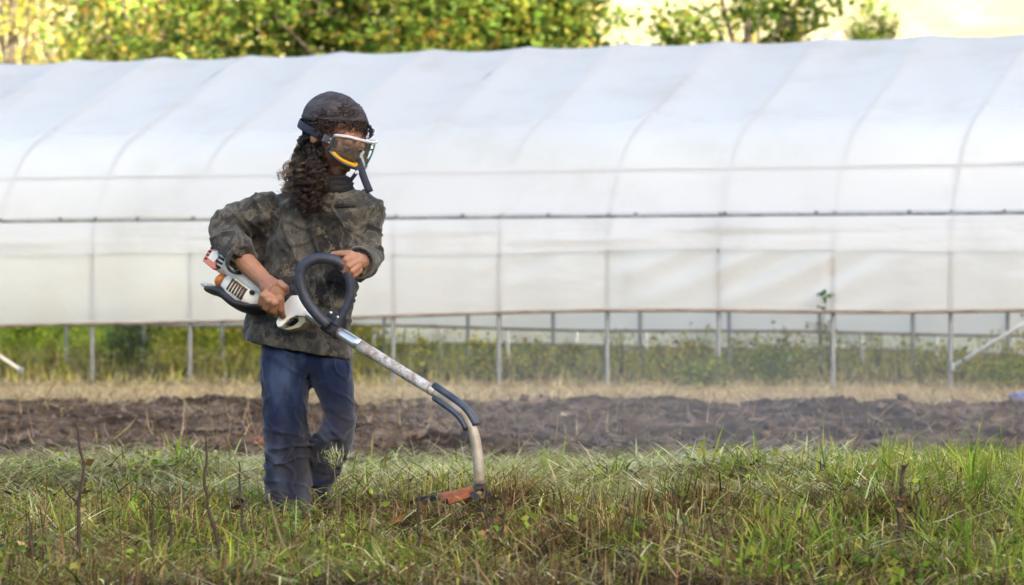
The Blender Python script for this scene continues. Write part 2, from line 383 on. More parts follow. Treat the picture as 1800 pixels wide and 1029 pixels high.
PROFILE = [(0, -.25), (0, .6), (0, 1.2), (.06, 1.55), (.33, 1.98), (.68, 2.30), (1.4, 2.62), (2.08, 2.88), (2.8, 3.15), (3.25, 3.305), (3.5, 3.345)]
def prof(n=44):
    a = spline(PROFILE, n); b = a[::-1].copy(); b[:, 0] = 7.0 - b[:, 0]
    return np.vstack([a, b[1:]])
def sheet(name, S, W, mat, parent, kind=None):
    """S x W grid of world points (array ns,nw,3)"""
    ns, nw = S.shape[:2]; i = np.arange(ns * nw).reshape(ns, nw)
    q = np.stack([i[:-1, :-1], i[:-1, 1:], i[1:, 1:], i[1:, :-1]], -1).reshape(-1, 4)
    return link(name, fast_mesh(name, S.reshape(-1, 3) - np.array(world_loc(parent)), q, True), mat, parent, kind)
def hoop_house(w0, s0, sp, ks, label, bar_near, bar_far, curtain_gap, detail=True):
    smin, smax = s0 + sp * ks[0], s0 + sp * ks[-1]
    GALV = GALV1 if detail else GALV2
    root = empty('hoop_house', H((smin + smax) / 2, w0 + 3.5, 0), label, 'greenhouse', None)
    pr = prof()
    def HH(s, wd, z): return H(s, w0 + wd, z)
    # hoops, one bent pipe each, from one side's ground to the other's
    base = None
    for k in ks:
        s = s0 + sp * k
        if base is None:
            mb = MB().tube([HH(s, a, b) for a, b in pr], .021, 8); base = mb.build('hoop', GALV, root); base_s = s
        else:
            o = base.copy(); COL.objects.link(o); o.parent = root; dv = HH(s, 0, 0) - HH(base_s, 0, 0); o.location = dv
            o.rotation_euler = (0, 0, 0)
    # long rails tied to the hoops
    for wd, z, r, nm in ((.29, 1.965, .018, 'purlin'), (6.67, 1.955, .019, 'purlin'), (3.5, 3.305, .019, 'ridge_pipe')):
        MB().tube([HH(s, wd + .02, z) for s in np.linspace(smin, smax, 30)], r, 8).build(nm, GALV, root)
    def arc_off(off):
        p = prof(); t = np.gradient(p, axis=0); t /= np.linalg.norm(t, axis=1)[:, None]
        return np.stack([p[:, 0] - t[:, 1] * off, p[:, 1] + t[:, 0] * off], 1)
    po = arc_off(.026)
    m = (po[:, 1] > 1.50)
    po = po[m]
    ss = np.arange(smin - .05, smax + .06, .0525)
    A = np.zeros((len(ss), len(po), 3))
    ph = np.abs(np.sin(np.pi * (ss - s0) / sp))
    crown = np.clip((po[:, 1] - 1.9) / 1.3, 0, 1)
    nz = fbm(xyz(ss[:, None] * .9 + 0 * po[None, :, 1], po[None, :, 0] * 1.3 + 0 * ss[:, None], 3.3), 3)
    for j, (wd, z) in enumerate(po):
        sag = .036 * crown[j] * ph ** .8 + .006 * nz[:, j]
        wob = .012 * np.sin(ss * 2.1 + j * .05) * crown[j]
        A[:, j, 0] = ss * HC + (w0 + wd) * HS; A[:, j, 1] = 29.1 - ss * HS + (w0 + wd) * HC; A[:, j, 2] = z - sag + wob * .4
    sheet('roof_film', A, None, FILM, root)
    for side in (0, 1):
        # hip rail with the spring wire that locks the film
        wd = (-.005 if detail else .09) if side == 0 else 7.005
        sg = -1 if side == 0 else 1
        MB().tube([HH(s, (wd + sg * .03 + .05 * (1 - 2 * side)), 1.535) for s in np.linspace(smin - .05, smax + .05, 40)], (.014), 6).build('film_channel', M_CHAN, root)
        if side == 0 and detail:
            zz = [HH(s, wd - .025 + .05, 1.535 + .014 * (1 if i % 2 else -1)) for i, s in enumerate(np.arange(smin, smax, .045))]
            MB().tube(zz, .0042, 4).build('spring_wire', M_WIRE, root)
        bar = bar_near if side == 0 else bar_far
        sv = np.arange(smin - .05, smax + .06, .035); zb = np.interp(sv, [b[0] for b in bar], [b[1] for b in bar]) + .012 * np.sin(sv * 1.3 + side)
        MB().tube([HH(s, wd + sg * .035, z) for s, z in zip(sv[::8], zb[::8])], .017, 8).build('roll_bar', RUSTY, root)
        tv = np.linspace(0, 1, 34); B = np.zeros((len(sv), len(tv), 3))
        for j, t in enumerate(tv):
            z = 1.53 + (zb + .012 - 1.53) * t
            env = math.sin(math.pi * min(1, t * 1.02)) ** .7
            # folds pulled slantwise towards the winding end, slack bays between hoops
            g = sv * 1.0 + (z - 1.0) * 1.9
            pull = np.exp(-((sv - 2.6) / 1.9) ** 2) if side == 0 else .2
            fold = .045 * pull * np.sin((sv * .62 - z * 1.5) * 13 + 2.2 * fbm(xyz(sv * .8, z * 1.4, 4.), 2)) * (.4 + .6 * vnoise(xyz(sv * 1.6, z * 2., 8.)))
            fold = fold + .016 * fbm(xyz(sv * 1.4, z * 3.5, 6.), 4) + .012 * t * np.abs(np.sin(np.pi * (sv - s0) / sp))
            o = wd + sg * (.030 + env * (fold + .01)) + (.055 * (1 - t) ** 3) * (1 - 2 * side)
            B[:, j, 0] = sv * HC + (w0 + o) * HS; B[:, j, 1] = 29.1 - sv * HS + (w0 + o) * HC; B[:, j, 2] = z
        sheet('side_curtain', B, None, FILM2, root)
        if side == 0 and detail:   # loose valance of roof film hanging over the curtain's top
            svf = sv[sv > -20]; zt = 1.525; tv = np.linspace(0, 1, 18)
            low = 1.215 + .012 * np.sin(svf * .9) + .02 * fbm(xyz(svf * .6, svf * 0, 1.), 2)
            B = np.zeros((len(svf), len(tv), 3))
            for j, t in enumerate(tv):
                z = zt + (low - zt) * t
                fold = .04 * fbm(xyz(svf * .7 - z * .4, z * 9., 2.), 4) * math.sin(math.pi * min(1, .1 + t)) + .01 * t
                o = wd - (.062 + fold) + .055 * (1 - t) ** 3
                B[:, j, 0] = svf * HC + (w0 + o) * HS; B[:, j, 1] = 29.1 - svf * HS + (w0 + o) * HC; B[:, j, 2] = z
            sheet('valance', B, None, FILM3, root)
    return root
M_CHAN = M_noise('film_channel', (.05, .05, .055), (.30, .30, .32), 9, .6, 0, metal=.3)
M_WIRE = M_noise('spring_wire', (.10, .10, .11), (.22, .22, .23), 9, .5, 0, metal=.5)
S0, SP = -.128, 1.05
house = hoop_house(0, S0, SP, list(range(-9, 9)), 'long white film hoop house with rolled up side curtain behind the person', 
           [(-9, .52), (-5.3, .53), (-3.28, .555), (-1.19, .645), (0, .672), (2, .685), (4.1, .70), (9, .72)],
           [(-9, .455), (-4, .44), (0, .40), (3, .385), (5, .44), (9, .5)], 0)
def brace(p, q, r=.02):
    MB().tube([p, q], r, 8).build('brace', GALV2, house)
    MB().box(p, (.02, 0, 0), (0, .03, 0), (0, 0, .035)).build('brace_clamp', GALV, house, bevel=.005)
brace(H(S0 + SP * 4 + .03, -.05, .21), H(S0 + SP * 4 + 1.55, -.05, 1.13))
brace(H(-5.08, -.04, .09), H(-5.9, -.04, .56))
house2 = hoop_house(9.6, -5.6, .90, list(range(0, 17)), 'second film hoop house seen beneath the first one\'s far curtain',
           [(-6, .2), (0, .17), (3, .10), (6, .03), (12, .02)], [(-6, .3), (12, .3)], 0, False)

# ------------------------------------------------------------------ grass and litter
def calm(x, y):
    """trampled, lower growth round the boots and where the trimmer has just cut"""
    q = CX + x / y * F; a = sstep(640, 690, q) * (1 - sstep(850, 880, q)) * sstep(8.3, 8.8, y) * (1 - sstep(10.3, 10.8, y)); b = sstep(420, 450, q) * (1 - sstep(640, 670, q)) * sstep(8.8, 9.3, y) * (1 - sstep(10.3, 10.8, y))
    return 1 - .38 * a - .2 * b
def blades(n, x, y, z, length, width, lean, az, curve, c0, c1, droop=0.0):
    """n tapered blades as triangles. lean: radians from vertical; returns v, f, colours"""
    d = np.stack([np.cos(az), np.sin(az), np.zeros(n)], 1)                   # lean direction
    side = np.stack([-np.sin(az + rng.normal(0, .9, n)), np.cos(az + rng.normal(0, .9, n)), np.zeros(n)], 1)
    p = np.stack([x, y, z], 1); v = np.zeros((n, 7, 3)); c = np.zeros((n, 7, 3))
    length = length * calm(x, y); ang = lean.copy(); pos = p.copy()
    for k, (wk, t) in enumerate(((1., 0), (.85, .4), (.5, .75), (0, 1.))):
        if k:
            seg = length * ((.4, .35, .25)[k - 1])
            pos = pos + d * (np.sin(ang) * seg)[:, None] + np.array([0, 0, 1.]) * (np.cos(ang) * seg)[:, None]
            ang = ang + curve
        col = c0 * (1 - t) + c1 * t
        if k < 3:
            v[:, 2 * k] = pos - side * (width * wk / 2)[:, None]; v[:, 2 * k + 1] = pos + side * (width * wk / 2)[:, None]
            c[:, 2 * k] = c[:, 2 * k + 1] = col
        else: v[:, 6] = pos; c[:, 6] = col
    f = np.array([[0, 1, 3], [0, 3, 2], [2, 3, 5], [2, 5, 4], [4, 5, 6]])
    F_ = (f[None] + 7 * np.arange(n)[:, None, None]).reshape(-1, 3)
    return v.reshape(-1, 3), F_, c.reshape(-1, 3)
def pick(pal, n, jit=.18):
    pal = np.array(pal); c = pal[rng.integers(0, len(pal), n)]
    return np.clip(c * np.exp(rng.normal(0, jit, (n, 1))) * np.exp(rng.normal(0, .06, (n, 3))), 0, .9)
def field(n, y0, y1, half=None):
    """points spread over the visible wedge of the field, with margin"""
    y = y0 + (y1 - y0) * rng.random(n); hw = .16 * y * 1.22 + .25
    return (rng.random(n) * 2 - 1) * hw, y
class Litter:
    def __init__(s): s.v = []; s.f = []; s.c = []; s.n = 0
    def add(s, vfc):
        v, f, c = vfc; s.v.append(v); s.f.append(f + s.n); s.c.append(c); s.n += len(v)
    def build(s, name, mat, parent=None, kind='stuff', label=None, cat=None):
        v = np.vstack(s.v)
        if parent is not None: v = v - np.array(world_loc(parent))
        o = link(name, fast_mesh(name, v, np.vstack(s.f), False, np.vstack(s.c)), mat, parent, kind)
        if label: tag(o, label, cat)
        return o
GREEN = [(.13, .22, .022), (.19, .28, .032), (.25, .33, .048), (.075, .14, .018), (.31, .35, .06)]
YGREEN = [(.28, .30, .04), (.36, .35, .06), (.20, .23, .03), (.40, .35, .09)]
STRAW = [(.46, .36, .20), (.36, .27, .14), (.26, .185, .09), (.54, .44, .28)]
BROWN = [(.085, .052, .022), (.13, .08, .036), (.045, .029, .015), (.20, .13, .06)]
PALE = [(.50, .50, .24), (.42, .44, .19), (.60, .57, .36), (.33, .38, .14), (.60, .52, .34)]
def patch(x, y, sc, seed): return fbm(xyz(x * sc, y * sc, seed), 3)
keep = lambda m, *a: tuple(q[m] for q in a)
def in_right(x, y): return sstep(.04, .14, x / y)          # grassier towards the right edge
def swirl(x, y, sc, seed): return 6.3 * vnoise(xyz(x * sc, y * sc, seed))

g = Litter()
# living grass between the stubble, in patches
x, y = field(19000, 7.5, 12.0); m = rng.random(len(x)) < np.clip(.12 + 2.3 * patch(x, y, 2.2, 3.) + .12 * in_right(x, y), .03, 1); x, y = keep(m, x, y); n = len(x)
L = rng.uniform(.03, .15, n) * (1 + .5 * np.clip(patch(x, y, 1.5, 8.), -.5, 1))
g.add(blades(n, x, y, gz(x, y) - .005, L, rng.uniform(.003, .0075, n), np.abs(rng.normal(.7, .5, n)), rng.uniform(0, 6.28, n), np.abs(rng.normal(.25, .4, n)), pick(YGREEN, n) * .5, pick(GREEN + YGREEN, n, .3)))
# clumps of broader blades
for cxp, cyp in zip(*field(480, 7.8, 15.2)):
    r_ = float(in_right(cxp, cyp))
    if rng.random() > (.42 + .58 * r_) or (cyp > 11.5 and rng.random() > .25 + .6 * r_): continue
    n = int(rng.integers(8, 34)); rr = rng.normal(0, .035, (n, 2)); x = cxp + rr[:, 0]; y = cyp + rr[:, 1]
    sc = (.4 + .6 * rng.random()) * (.75 + .45 * r_); pal = [GREEN, GREEN[1:], YGREEN + GREEN[2:]][int(rng.integers(0, 3))]; a0 = rng.random() * 6.28
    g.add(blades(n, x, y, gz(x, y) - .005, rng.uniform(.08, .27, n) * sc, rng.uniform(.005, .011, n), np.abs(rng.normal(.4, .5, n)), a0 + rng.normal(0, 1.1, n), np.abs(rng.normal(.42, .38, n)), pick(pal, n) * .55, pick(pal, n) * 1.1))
# grass beyond, as far as the bed
x, y = field(22000, 11.2, 15.6); m = rng.random(len(x)) < np.clip(.10 + 1.5 * patch(x, y, 1.1, 5.) + .40 * in_right(x, y), .02, 1); x, y = keep(m, x, y); n = len(x)
L = rng.uniform(.03, .10, n) * (1 + .8 * in_right(x, y))
g.add(blades(n, x, y, gz(x, y) - .005, L, rng.uniform(.004, .009, n), np.abs(rng.normal(.35, .5, n)), rng.uniform(0, 6.28, n), rng.normal(.3, .4, n), pick(YGREEN, n) * .6, pick(GREEN + YGREEN, n)))
grass = g.build('grass', BLADE, label='patchy green grass growing between the cut stubble', cat='grass')

g = Litter()   # cut thatch lying on the ground, combed into swirls
x, y = field(36000, 7.5, 12.2); n = len(x); dark = np.clip(patch(x, y, 2.4, 12.) * 3.2 + .45 + .35 * (y < 9.3) * (1 - in_right(x, y)), 0, 1)[:, None]
for (mx, my, r, h) in MOUNDS:
    k = np.exp(-((x - mx) ** 2 + (y - my) ** 2) / (r * r)); dark = np.maximum(dark, k[:, None] * 1.2)
dark = np.clip(dark, 0, 1)
c = pick(BROWN + STRAW[2:3], n, .35) * dark + pick(STRAW + YGREEN[:2] + PALE[:2], n, .3) * (1 - dark)
az = swirl(x, y, 1.9, 70.) + rng.normal(0, .8, n)
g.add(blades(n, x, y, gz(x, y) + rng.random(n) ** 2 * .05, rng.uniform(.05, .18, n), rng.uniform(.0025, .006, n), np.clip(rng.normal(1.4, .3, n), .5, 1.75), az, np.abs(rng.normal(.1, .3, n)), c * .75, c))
x, y = field(50000, 11.0, 16.4); m = rng.random(len(x)) < 1 - soil_mask(x, y) * .85; x, y = keep(m, x, y); n = len(x)
dark = np.clip(patch(x, y, 1.3, 22.) * 2.2 - .1, 0, 1)[:, None]; c = pick(PALE, n, .25) * (1 - dark) + pick(YGREEN + STRAW[1:], n, .3) * .6 * dark
hump = np.clip(.5 + 1.1 * patch(x, y, 2.6, 2.), 0, 1.2); az = swirl(x, y, 1.1, 71.) + rng.normal(0, .6, n)
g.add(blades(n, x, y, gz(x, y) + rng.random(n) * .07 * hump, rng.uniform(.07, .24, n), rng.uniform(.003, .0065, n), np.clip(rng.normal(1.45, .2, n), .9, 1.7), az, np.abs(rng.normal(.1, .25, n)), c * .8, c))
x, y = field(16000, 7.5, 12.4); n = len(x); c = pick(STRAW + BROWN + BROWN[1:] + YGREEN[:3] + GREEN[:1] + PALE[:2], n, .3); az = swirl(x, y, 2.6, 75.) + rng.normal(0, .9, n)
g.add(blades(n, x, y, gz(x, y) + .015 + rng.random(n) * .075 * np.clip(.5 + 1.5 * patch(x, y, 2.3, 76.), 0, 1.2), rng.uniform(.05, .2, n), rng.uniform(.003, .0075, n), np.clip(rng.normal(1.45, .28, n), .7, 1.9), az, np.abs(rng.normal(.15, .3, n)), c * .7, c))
cut = g.build('cut_grass', BLADE, label='pale matted grass clippings lying over the mown strip', cat='clippings')

g = Litter()   # brown broken stubble stems
x, y = field(7000, 7.5, 10.9); m = rng.random(len(x)) < np.clip(.45 + 1.5 * patch(x, y, 1.8, 31.), .1, 1) * (1 - .65 * in_right(x, y)); x, y = keep(m, x, y); n = len(x)
g.add(blades(n, x, y, gz(x, y) - .01, rng.uniform(.05, .21, n) * rng.uniform(.5, 1, n), rng.uniform(.0025, .0065, n), np.abs(rng.normal(0, .33, n)), rng.uniform(0, 6.28, n), rng.normal(0, .12, n), pick(STRAW[1:] + BROWN, n, .3), pick(BROWN, n, .3)))
for (mx, my, r, h) in MOUNDS[:9]:
    n = 420; x = mx + rng.normal(0, r * .55, n); y = my + rng.normal(0, r * .5, n)
    g.add(blades(n, x, y, gz(x, y) - .01 + rng.random(n) * .03, rng.uniform(.03, .11, n), rng.uniform(.0025, .006, n), np.abs(rng.normal(.8, .5, n)), rng.uniform(0, 6.28, n), rng.normal(.1, .4, n), pick(BROWN, n, .3), pick(BROWN + STRAW[1:3] + YGREEN[2:3], n, .3)))
x_ = None
stub = g.build('stubble', DRY, label='brown broken weed stubble standing in the foreground', cat='stubble')

g = Litter()   # straw and roots on and behind the dug bed
x, y = field(13000, 15.6, 25.2); m = rng.random(len(x)) < np.clip(.4 + 1.4 * patch(x, y, 1.2, 91.), .1, 1); x, y = keep(m, x, y); n = len(x)
g.add(blades(n, x, y, gz(x, y) + .01, rng.uniform(.05, .30, n), rng.uniform(.003, .007, n), rng.normal(1.35, .3, n), rng.uniform(0, 6.28, n), rng.normal(.05, .5, n), pick(STRAW[1:] + BROWN + [(.25, .2, .17)] * 2, n, .3), pick(STRAW[1:3] + BROWN + [(.25, .2, .17)] * 2, n, .3)))
x, y = field(30000, 23.0, 30.2); m = rng.random(len(x)) < sstep(23.4, 25.0, y + .8 * patch(x, y, .7, 41.)) * (1 - .8 * sstep(28.8, 30, y)); x, y = keep(m, x, y); n = len(x)
g.add(blades(n, x, y, gz(x, y) + rng.random(n) * .025, rng.uniform(.06, .26, n), rng.uniform(.004, .008, n), rng.normal(1.4, .2, n), rng.uniform(0, 6.28, n), rng.normal(.1, .3, n), pick(STRAW, n, .25), pick(STRAW + PALE[:1], n, .25)))
straw = g.build('straw', DRY, label='tan straw scattered along the foot of the hoop house', cat='straw')

# clods on the dug bed, joined: far too many to count
bm = bmesh.new(); bmesh.ops.create_icosphere(bm, subdivisions=2, radius=1); iv = np.array([v.co[:] for v in bm.verts]); itri = np.array([[v.index for v in f.verts] for f in bm.faces]); bm.free()
V = []; T = []; k = 0
x, y = field(6000, 15.4, 25.2); m = rng.random(len(x)) < soil_mask(x, y) * np.clip(.5 + 1.2 * patch(x, y, .9, 51.), .08, 1); x, y = keep(m, x, y)
zz = gz(x, y)
for a, b, c in zip(x, y, zz):
    r = .008 + .026 * rng.random() ** 3
    d = 1 + .55 * vnoise(iv * 1.5 + rng.random(3) * 50) + .45 * vnoise(iv * 3.3 + rng.random(3) * 50)
    th = rng.random() * 6.28; q = iv * d[:, None] * r * np.array([1.2, 1, .8])
    q = np.stack([q[:, 0] * math.cos(th) - q[:, 1] * math.sin(th), q[:, 0] * math.sin(th) + q[:, 1] * math.cos(th), q[:, 2]], 1)
    V.append(q + (a, b, c + r * .3)); T.append(itri + k); k += len(iv)
SOILM = M_noise('clod_soil', (.034, .025, .023), (.15, .115, .10), 6, .95, .8, .01, spec=.1)
clods = link('soil_clods', fast_mesh('soil_clods', np.vstack(V), np.vstack(T), False), SOILM, kind='stuff'); tag(clods, 'dark crumbled clods covering the dug bed', 'soil')

# undergrowth beneath and behind the hoop house
g = Litter()
x, y = field(17000, 29.4, 44); m = rng.random(len(x)) < np.clip(.6 + patch(x, y, .8, 61.), .15, 1); x, y = keep(m, x, y); n = len(x)
g.add(blades(n, x, y, gz(x, y) - .02, rng.uniform(.06, .22, n), rng.uniform(.008, .018, n), np.abs(rng.normal(.1, .3, n)), rng.uniform(0, 6.28, n), rng.normal(.2, .25, n), pick(STRAW + YGREEN, n), pick(YGREEN + STRAW[:2] + [(.42, .36, .08)], n) * 1.1))
x = rng.uniform(-11, -2.5, 9000); y = rng.uniform(44, 60, 9000); n = len(x)
g.add(blades(n, x, y, gz(x, y) - .02, rng.uniform(.1, .4, n), rng.uniform(.012, .03, n), np.abs(rng.normal(.1, .3, n)), rng.uniform(0, 6.28, n), rng.normal(.2, .25, n), pick(GREEN, n) * .7, pick(GREEN, n)))
under = g.build('undergrowth', BLADE, label='yellowing undergrowth beneath the hoop house', cat='undergrowth')

# ------------------------------------------------------------------ leaves, weeds, trees
LV = np.array([[0, 0, 0], [.38, .33, .05], [1, 0, -.05], [.38, -.33, .05]])      # diamond leaf, folded a little
def leaves(pts, size, cols, flat=.5):
    n = len(pts); d = rng.normal(0, 1, (n, 3)); d[:, 2] *= flat; d /= np.linalg.norm(d, axis=1)[:, None]
    r = rng.normal(0, 1, (n, 3)); s = np.cross(d, r); s /= np.linalg.norm(s, axis=1)[:, None]; u = np.cross(s, d)
    size = np.broadcast_to(size, n)[:, None]
    v = np.stack([pts + size * (d * a + s * b + u * c) for a, b, c in LV], 1).reshape(-1, 3)
    f = (np.array([[0, 1, 2], [0, 2, 3]])[None] + 4 * np.arange(n)[:, None, None]).reshape(-1, 3)
    return v, f, np.repeat(cols, 4, axis=0)
STEMM = M_noise('weed_stem', (.09, .10, .035), (.17, .14, .07), 30, .8, 0)
DSTEM = M_noise('dry_weed_stem', (.022, .015, .011), (.065, .045, .03), 40, .9, .3, .002)
def leafy_weed(name, loc, h, wid, nst, nlf, lsize, pal, label, cat='plant', group=None, flowers=0):
    loc = Vector(loc); root = empty(name, loc, label, cat, group); st = MB(); pts = []
    for k in range(nst):
        a = rng.random() * 6.28; r = wid * .5 * rng.random(); hh = h * rng.uniform(.65, 1)
        tip = loc + Vector((math.cos(a) * r * 1.3, math.sin(a) * r * 1.3, hh)); b = loc + Vector((math.cos(a) * r * .35, math.sin(a) * r * .35, -.02))
        mid = (b + tip) / 2 + Vector((rng.normal(0, .02), rng.normal(0, .02), 0)); st.tube([b, mid, tip], [.006, .005, .002], 4)
        for j in range(nlf // nst):
            t = rng.random() ** .8; q = b.lerp(tip, .12 + .88 * t); sp_ = wid * .22 * (1.1 - .6 * t)
            pts.append((q.x + rng.normal(0, sp_), q.y + rng.normal(0, sp_), max(q.z + rng.normal(0, .03), loc.z + .02)))
    st.build('stem', STEMM, root, kind='stuff')
    l = Litter(); pts = np.array(pts); n = len(pts); l.add(leaves(pts, rng.uniform(.6, 1.2, n) * lsize, pick(pal, n, .3)))
    l.build('foliage', LEAF, root)
    if flowers:
        l = Litter(); q = pts[rng.integers(0, n, flowers)] + rng.normal(0, .02, (flowers, 3)); q = np.repeat(q, 5, axis=0)
        l.add(leaves(q, .035, pick([(.75, .62, .05), (.8, .7, .15)], len(q), .1))); l.build('flowers', LEAF, root)
    return root
g = Litter()   # small broad leaves creeping through the stubble
cx_, cy_ = field(520, 7.7, 12.5); k_ = rng.random(len(cx_)) < np.clip(.5 + patch(cx_, cy_, 1.4, 81.), .1, 1); cx_, cy_ = keep(k_, cx_, cy_)
for a_, b_ in zip(cx_, cy_):
    n = int(rng.integers(5, 22)); sp_ = rng.uniform(.015, .05); q = np.stack([a_ + rng.normal(0, sp_, n), b_ + rng.normal(0, sp_, n), np.zeros(n)], 1); q[:, 2] = gz(q[:, 0], q[:, 1]) + rng.uniform(.01, .08, n) * float(calm(np.array([a_]), np.array([b_]))[0])
    pal = [GREEN, [(.10, .19, .04), (.14, .24, .05)], YGREEN + GREEN[2:], BROWN + STRAW[2:3]][int(rng.choice(4, p=[.35, .2, .25, .2]))]
    g.add(leaves(q, rng.uniform(.012, .034, n), pick(pal, n, .25)))
creep = g.build('ground_leaves', LEAF, label='small broad leaves creeping through the stubble', cat='ground cover')
WG = 'weeds growing under the hoop house'
MIXED = YGREEN + YGREEN + GREEN[4:] + STRAW[:1] + [(.42, .34, .06), (.48, .42, .09)]
def ground_at(px, Z): xx = (px - CX) / F * Z; return (xx, Z, float(gz(xx, Z)))
def on_house(px, wd):     # ground point inside the house: column px, wd across
    u = (px - CX); s = (u * (29.1 + wd * HC) / F - wd * HS) / (HC + u * HS / F); p = H(s, wd, 0); return (p.x, p.y, float(gz(p.x, p.y)))
POSTS = [-170, 5, 168, 333, 512, 690, 877, 1068, 1267, 1466, 1675, 1890]
ORD = ['first', 'second', 'third', 'fourth', 'fifth', 'sixth', 'seventh', 'eighth', 'ninth', 'tenth', 'eleventh']
spots = sorted(float(px + rng.normal(0, 12)) for px in list(np.linspace(-30, 640, 13)) + list(np.linspace(650, 1815, 36)))
in_bay = {}
for px in spots:
    bay = max(k for k in range(len(POSTS) - 1) if POSTS[k] <= px or k == 0); in_bay[bay] = in_bay.get(bay, 0) + 1
    wd = rng.uniform(1.5, 8.5); left = px < 420; fl_ = 5 if 640 < px < 1250 and rng.random() < .6 else 0; brown = rng.random() < .3
    h = rng.uniform(.24, .48) * (.75 if left else 1.15) * (1.35 if px > 1420 and rng.random() < .5 else 1)
    look = 'yellow flowered weed' if fl_ else ('browning weed' if brown else ('tall leafy weed' if h > .5 else 'low leafy weed'))
    leafy_weed('leafy_weed', on_house(px, wd), h, rng.uniform(.3, .6), 7, 150, rng.uniform(.035, .06), YGREEN + [(.26, .15, .06)] if brown else MIXED,
        f'{look} under the hoop house, {ORD[in_bay[bay] - 1]} from left in the {ORD[bay]} bay', 'weed', WG, fl_)
for px, wd, h, ww, nm in ((1238, -.15, .30, .45, 'dark green bush at the foot of the hoop house post near the centre right'), (1780, .3, .36, .8, 'broad olive bush at the right end of the hoop house base'), (1360, .8, .38, .5, 'bright green bush under the curtain right of the post with the dark bush')):
    leafy_weed('low_bush', on_house(px, wd), h, ww, 12, 600, .045, [(.12, .17, .03), (.17, .21, .04), (.22, .22, .05)], nm, 'bush')
leafy_weed('low_bush', on_house(215, 5.5), .5, .7, 12, 700, .05, [(.06, .09, .045), (.09, .12, .06), (.12, .14, .08)], 'grey green bush seen below the curtain between the left posts', 'bush')
# shrubs beyond the left end
for i, (px, Z, h, ww, pal) in enumerate(((30, 46, .6, 1.0, GREEN), (110, 48, .8, 1.2, GREEN), (235, 45, .75, 1.1, [(.07, .12, .05), (.10, .15, .07), (.05, .09, .04)]), (335, 44, .8, 1.0, YGREEN), (430, 43, .8, 1.0, YGREEN), (520, 43, .7, 1.0, YGREEN), (610, 43, .7, 1.0, YGREEN))):
    p = ground_at(px, Z)
    lb = ['bright green shrub beyond the left end of the hoop house', 'taller bright green shrub beyond the second bay from left', 'dark bluish green shrub beyond the left curtain', 'yellowing shrub beyond the bay left of the trimmer engine', 'yellow leaved shrub seen under the curtain left of the jacket hem', 'yellow green shrub behind the person\'s jacket hem', 'yellow green shrub just right of the jeans beyond the hoop house'][i]
    leafy_weed('shrub', p, h, ww, 16, 1300, .075, pal, lb, 'shrub')
# climbing vine on the post
vp = H(S0 + SP * 3 - .05, -.09, 0); vr = empty('climbing_vine', vp, 'small green vine sprig climbing the post in front of the curtain', 'vine')
vine = [vp + Vector((.01 * math.sin(k * 1.3), -.005 * k / 10, .86 * k / 12)) for k in range(13)]
MB().tube(vine, .004, 5).build('stem', STEMM, vr)
for k, (dx, dz, sz) in enumerate(((-.05, .85, .07), (.01, .87, .075), (.05, .84, .07), (.02, .80, .06), (-.03, .79, .05), (-.05, .73, .05), (-.05, .72, .045), (-.05, .46, .04), (-.04, .35, .035))):
    q = np.array([[vp.x + dx, vp.y - .03, vp.z + dz]]); l = Litter(); l.add(leaves(np.repeat(q, 2, 0) + rng.normal(0, .006, (2, 3)), sz, pick([(.05, .13, .04)], 2))); l.build('leaf', LEAF, vr, None)

def tree(name, px, Z, h, crx, crz, base, nclump, per, lsize, pal, label, limbs=7, lean=0.0, cz=None):
    loc = Vector(ground_at(px, Z)); root = empty(name, loc, label, 'tree', 'trees behind the hoop house')
    tb = MB(); top = loc + Vector((lean, 0, h * .86)); cz = cz or (base + (h - base) * .55)
    tr = [loc + Vector((lean * t * t + .08 * math.sin(3 * t + px), .06 * math.cos(2.4 * t + px), -.1 + t * h * .86)) for t in np.linspace(0, 1, 9)]
    r0 = .035 * h ** .9 * .55
    tb.tube(tr, [r0 * (1.15 - .95 * t) for t in np.linspace(0, 1, 9)], 8)
    cen = loc + Vector((lean * .6, 0, cz)); cl = []
    for k in range(limbs):
        t = rng.uniform(.3, .85); b = tr[int(t * 8)]; a = rng.random() * 6.28
        e = cen + Vector((math.cos(a) * crx * rng.uniform(.5, .95), math.sin(a) * crx * rng.uniform(.5, .95), crz * rng.uniform(-.6, .75)))
        md = b.lerp(e, .5) + Vector((0, 0, .12 * crx)); rr = r0 * (.55 - .4 * t) + .008
        tb.tube([b, md, e], [rr, rr * .6, rr * .2], 6)
        for q in range(3):
            e2 = md.lerp(e, rng.random()) + Vector(rng.normal(0, .35 * crx, 3) * np.array([1, 1, .6])); tb.tube([md.lerp(e, .2 * q), e2], [rr * .4, rr * .12], 5); cl.append(np.array(e2))
        cl.append(np.array(e))
    tb.build('trunk', BARK, root)
    while len(cl) < nclump:
        u = rng.normal(0, 1, 3); u /= np.linalg.norm(u); r = rng.random() ** .38
        if u[2] * r < -.75: continue
        cl.append(np.array(cen) + u * r * np.array([crx, crx, crz]))
    cl = np.array(cl); sig = crx * .105 + .04
    pts = np.repeat(cl, per, 0) + rng.normal(0, 1, (len(cl) * per, 3)) * sig * np.array([1.1, 1.1, .75])
    tone = np.repeat(np.exp(rng.normal(-.05, .5, len(cl))), per)[:, None]
    l = Litter(); n = len(pts); l.add(leaves(pts, rng.uniform(.65, 1.25, n) * lsize, np.clip(pick(pal, n, .14) * tone, 0, .8)))
    l.build('crown', LEAF, root)
    return root
TG = [(.095, .17, .03), (.13, .20, .035), (.18, .24, .045), (.24, .24, .045), (.06, .11, .03)]
TY = [(.45, .37, .07), (.55, .43, .09), (.38, .36, .08), (.62, .48, .12)]
TM = TG[:4] + TG[:3] + TG[:3] + [(.30, .29, .05), (.34, .27, .05), (.30, .19, .05)]
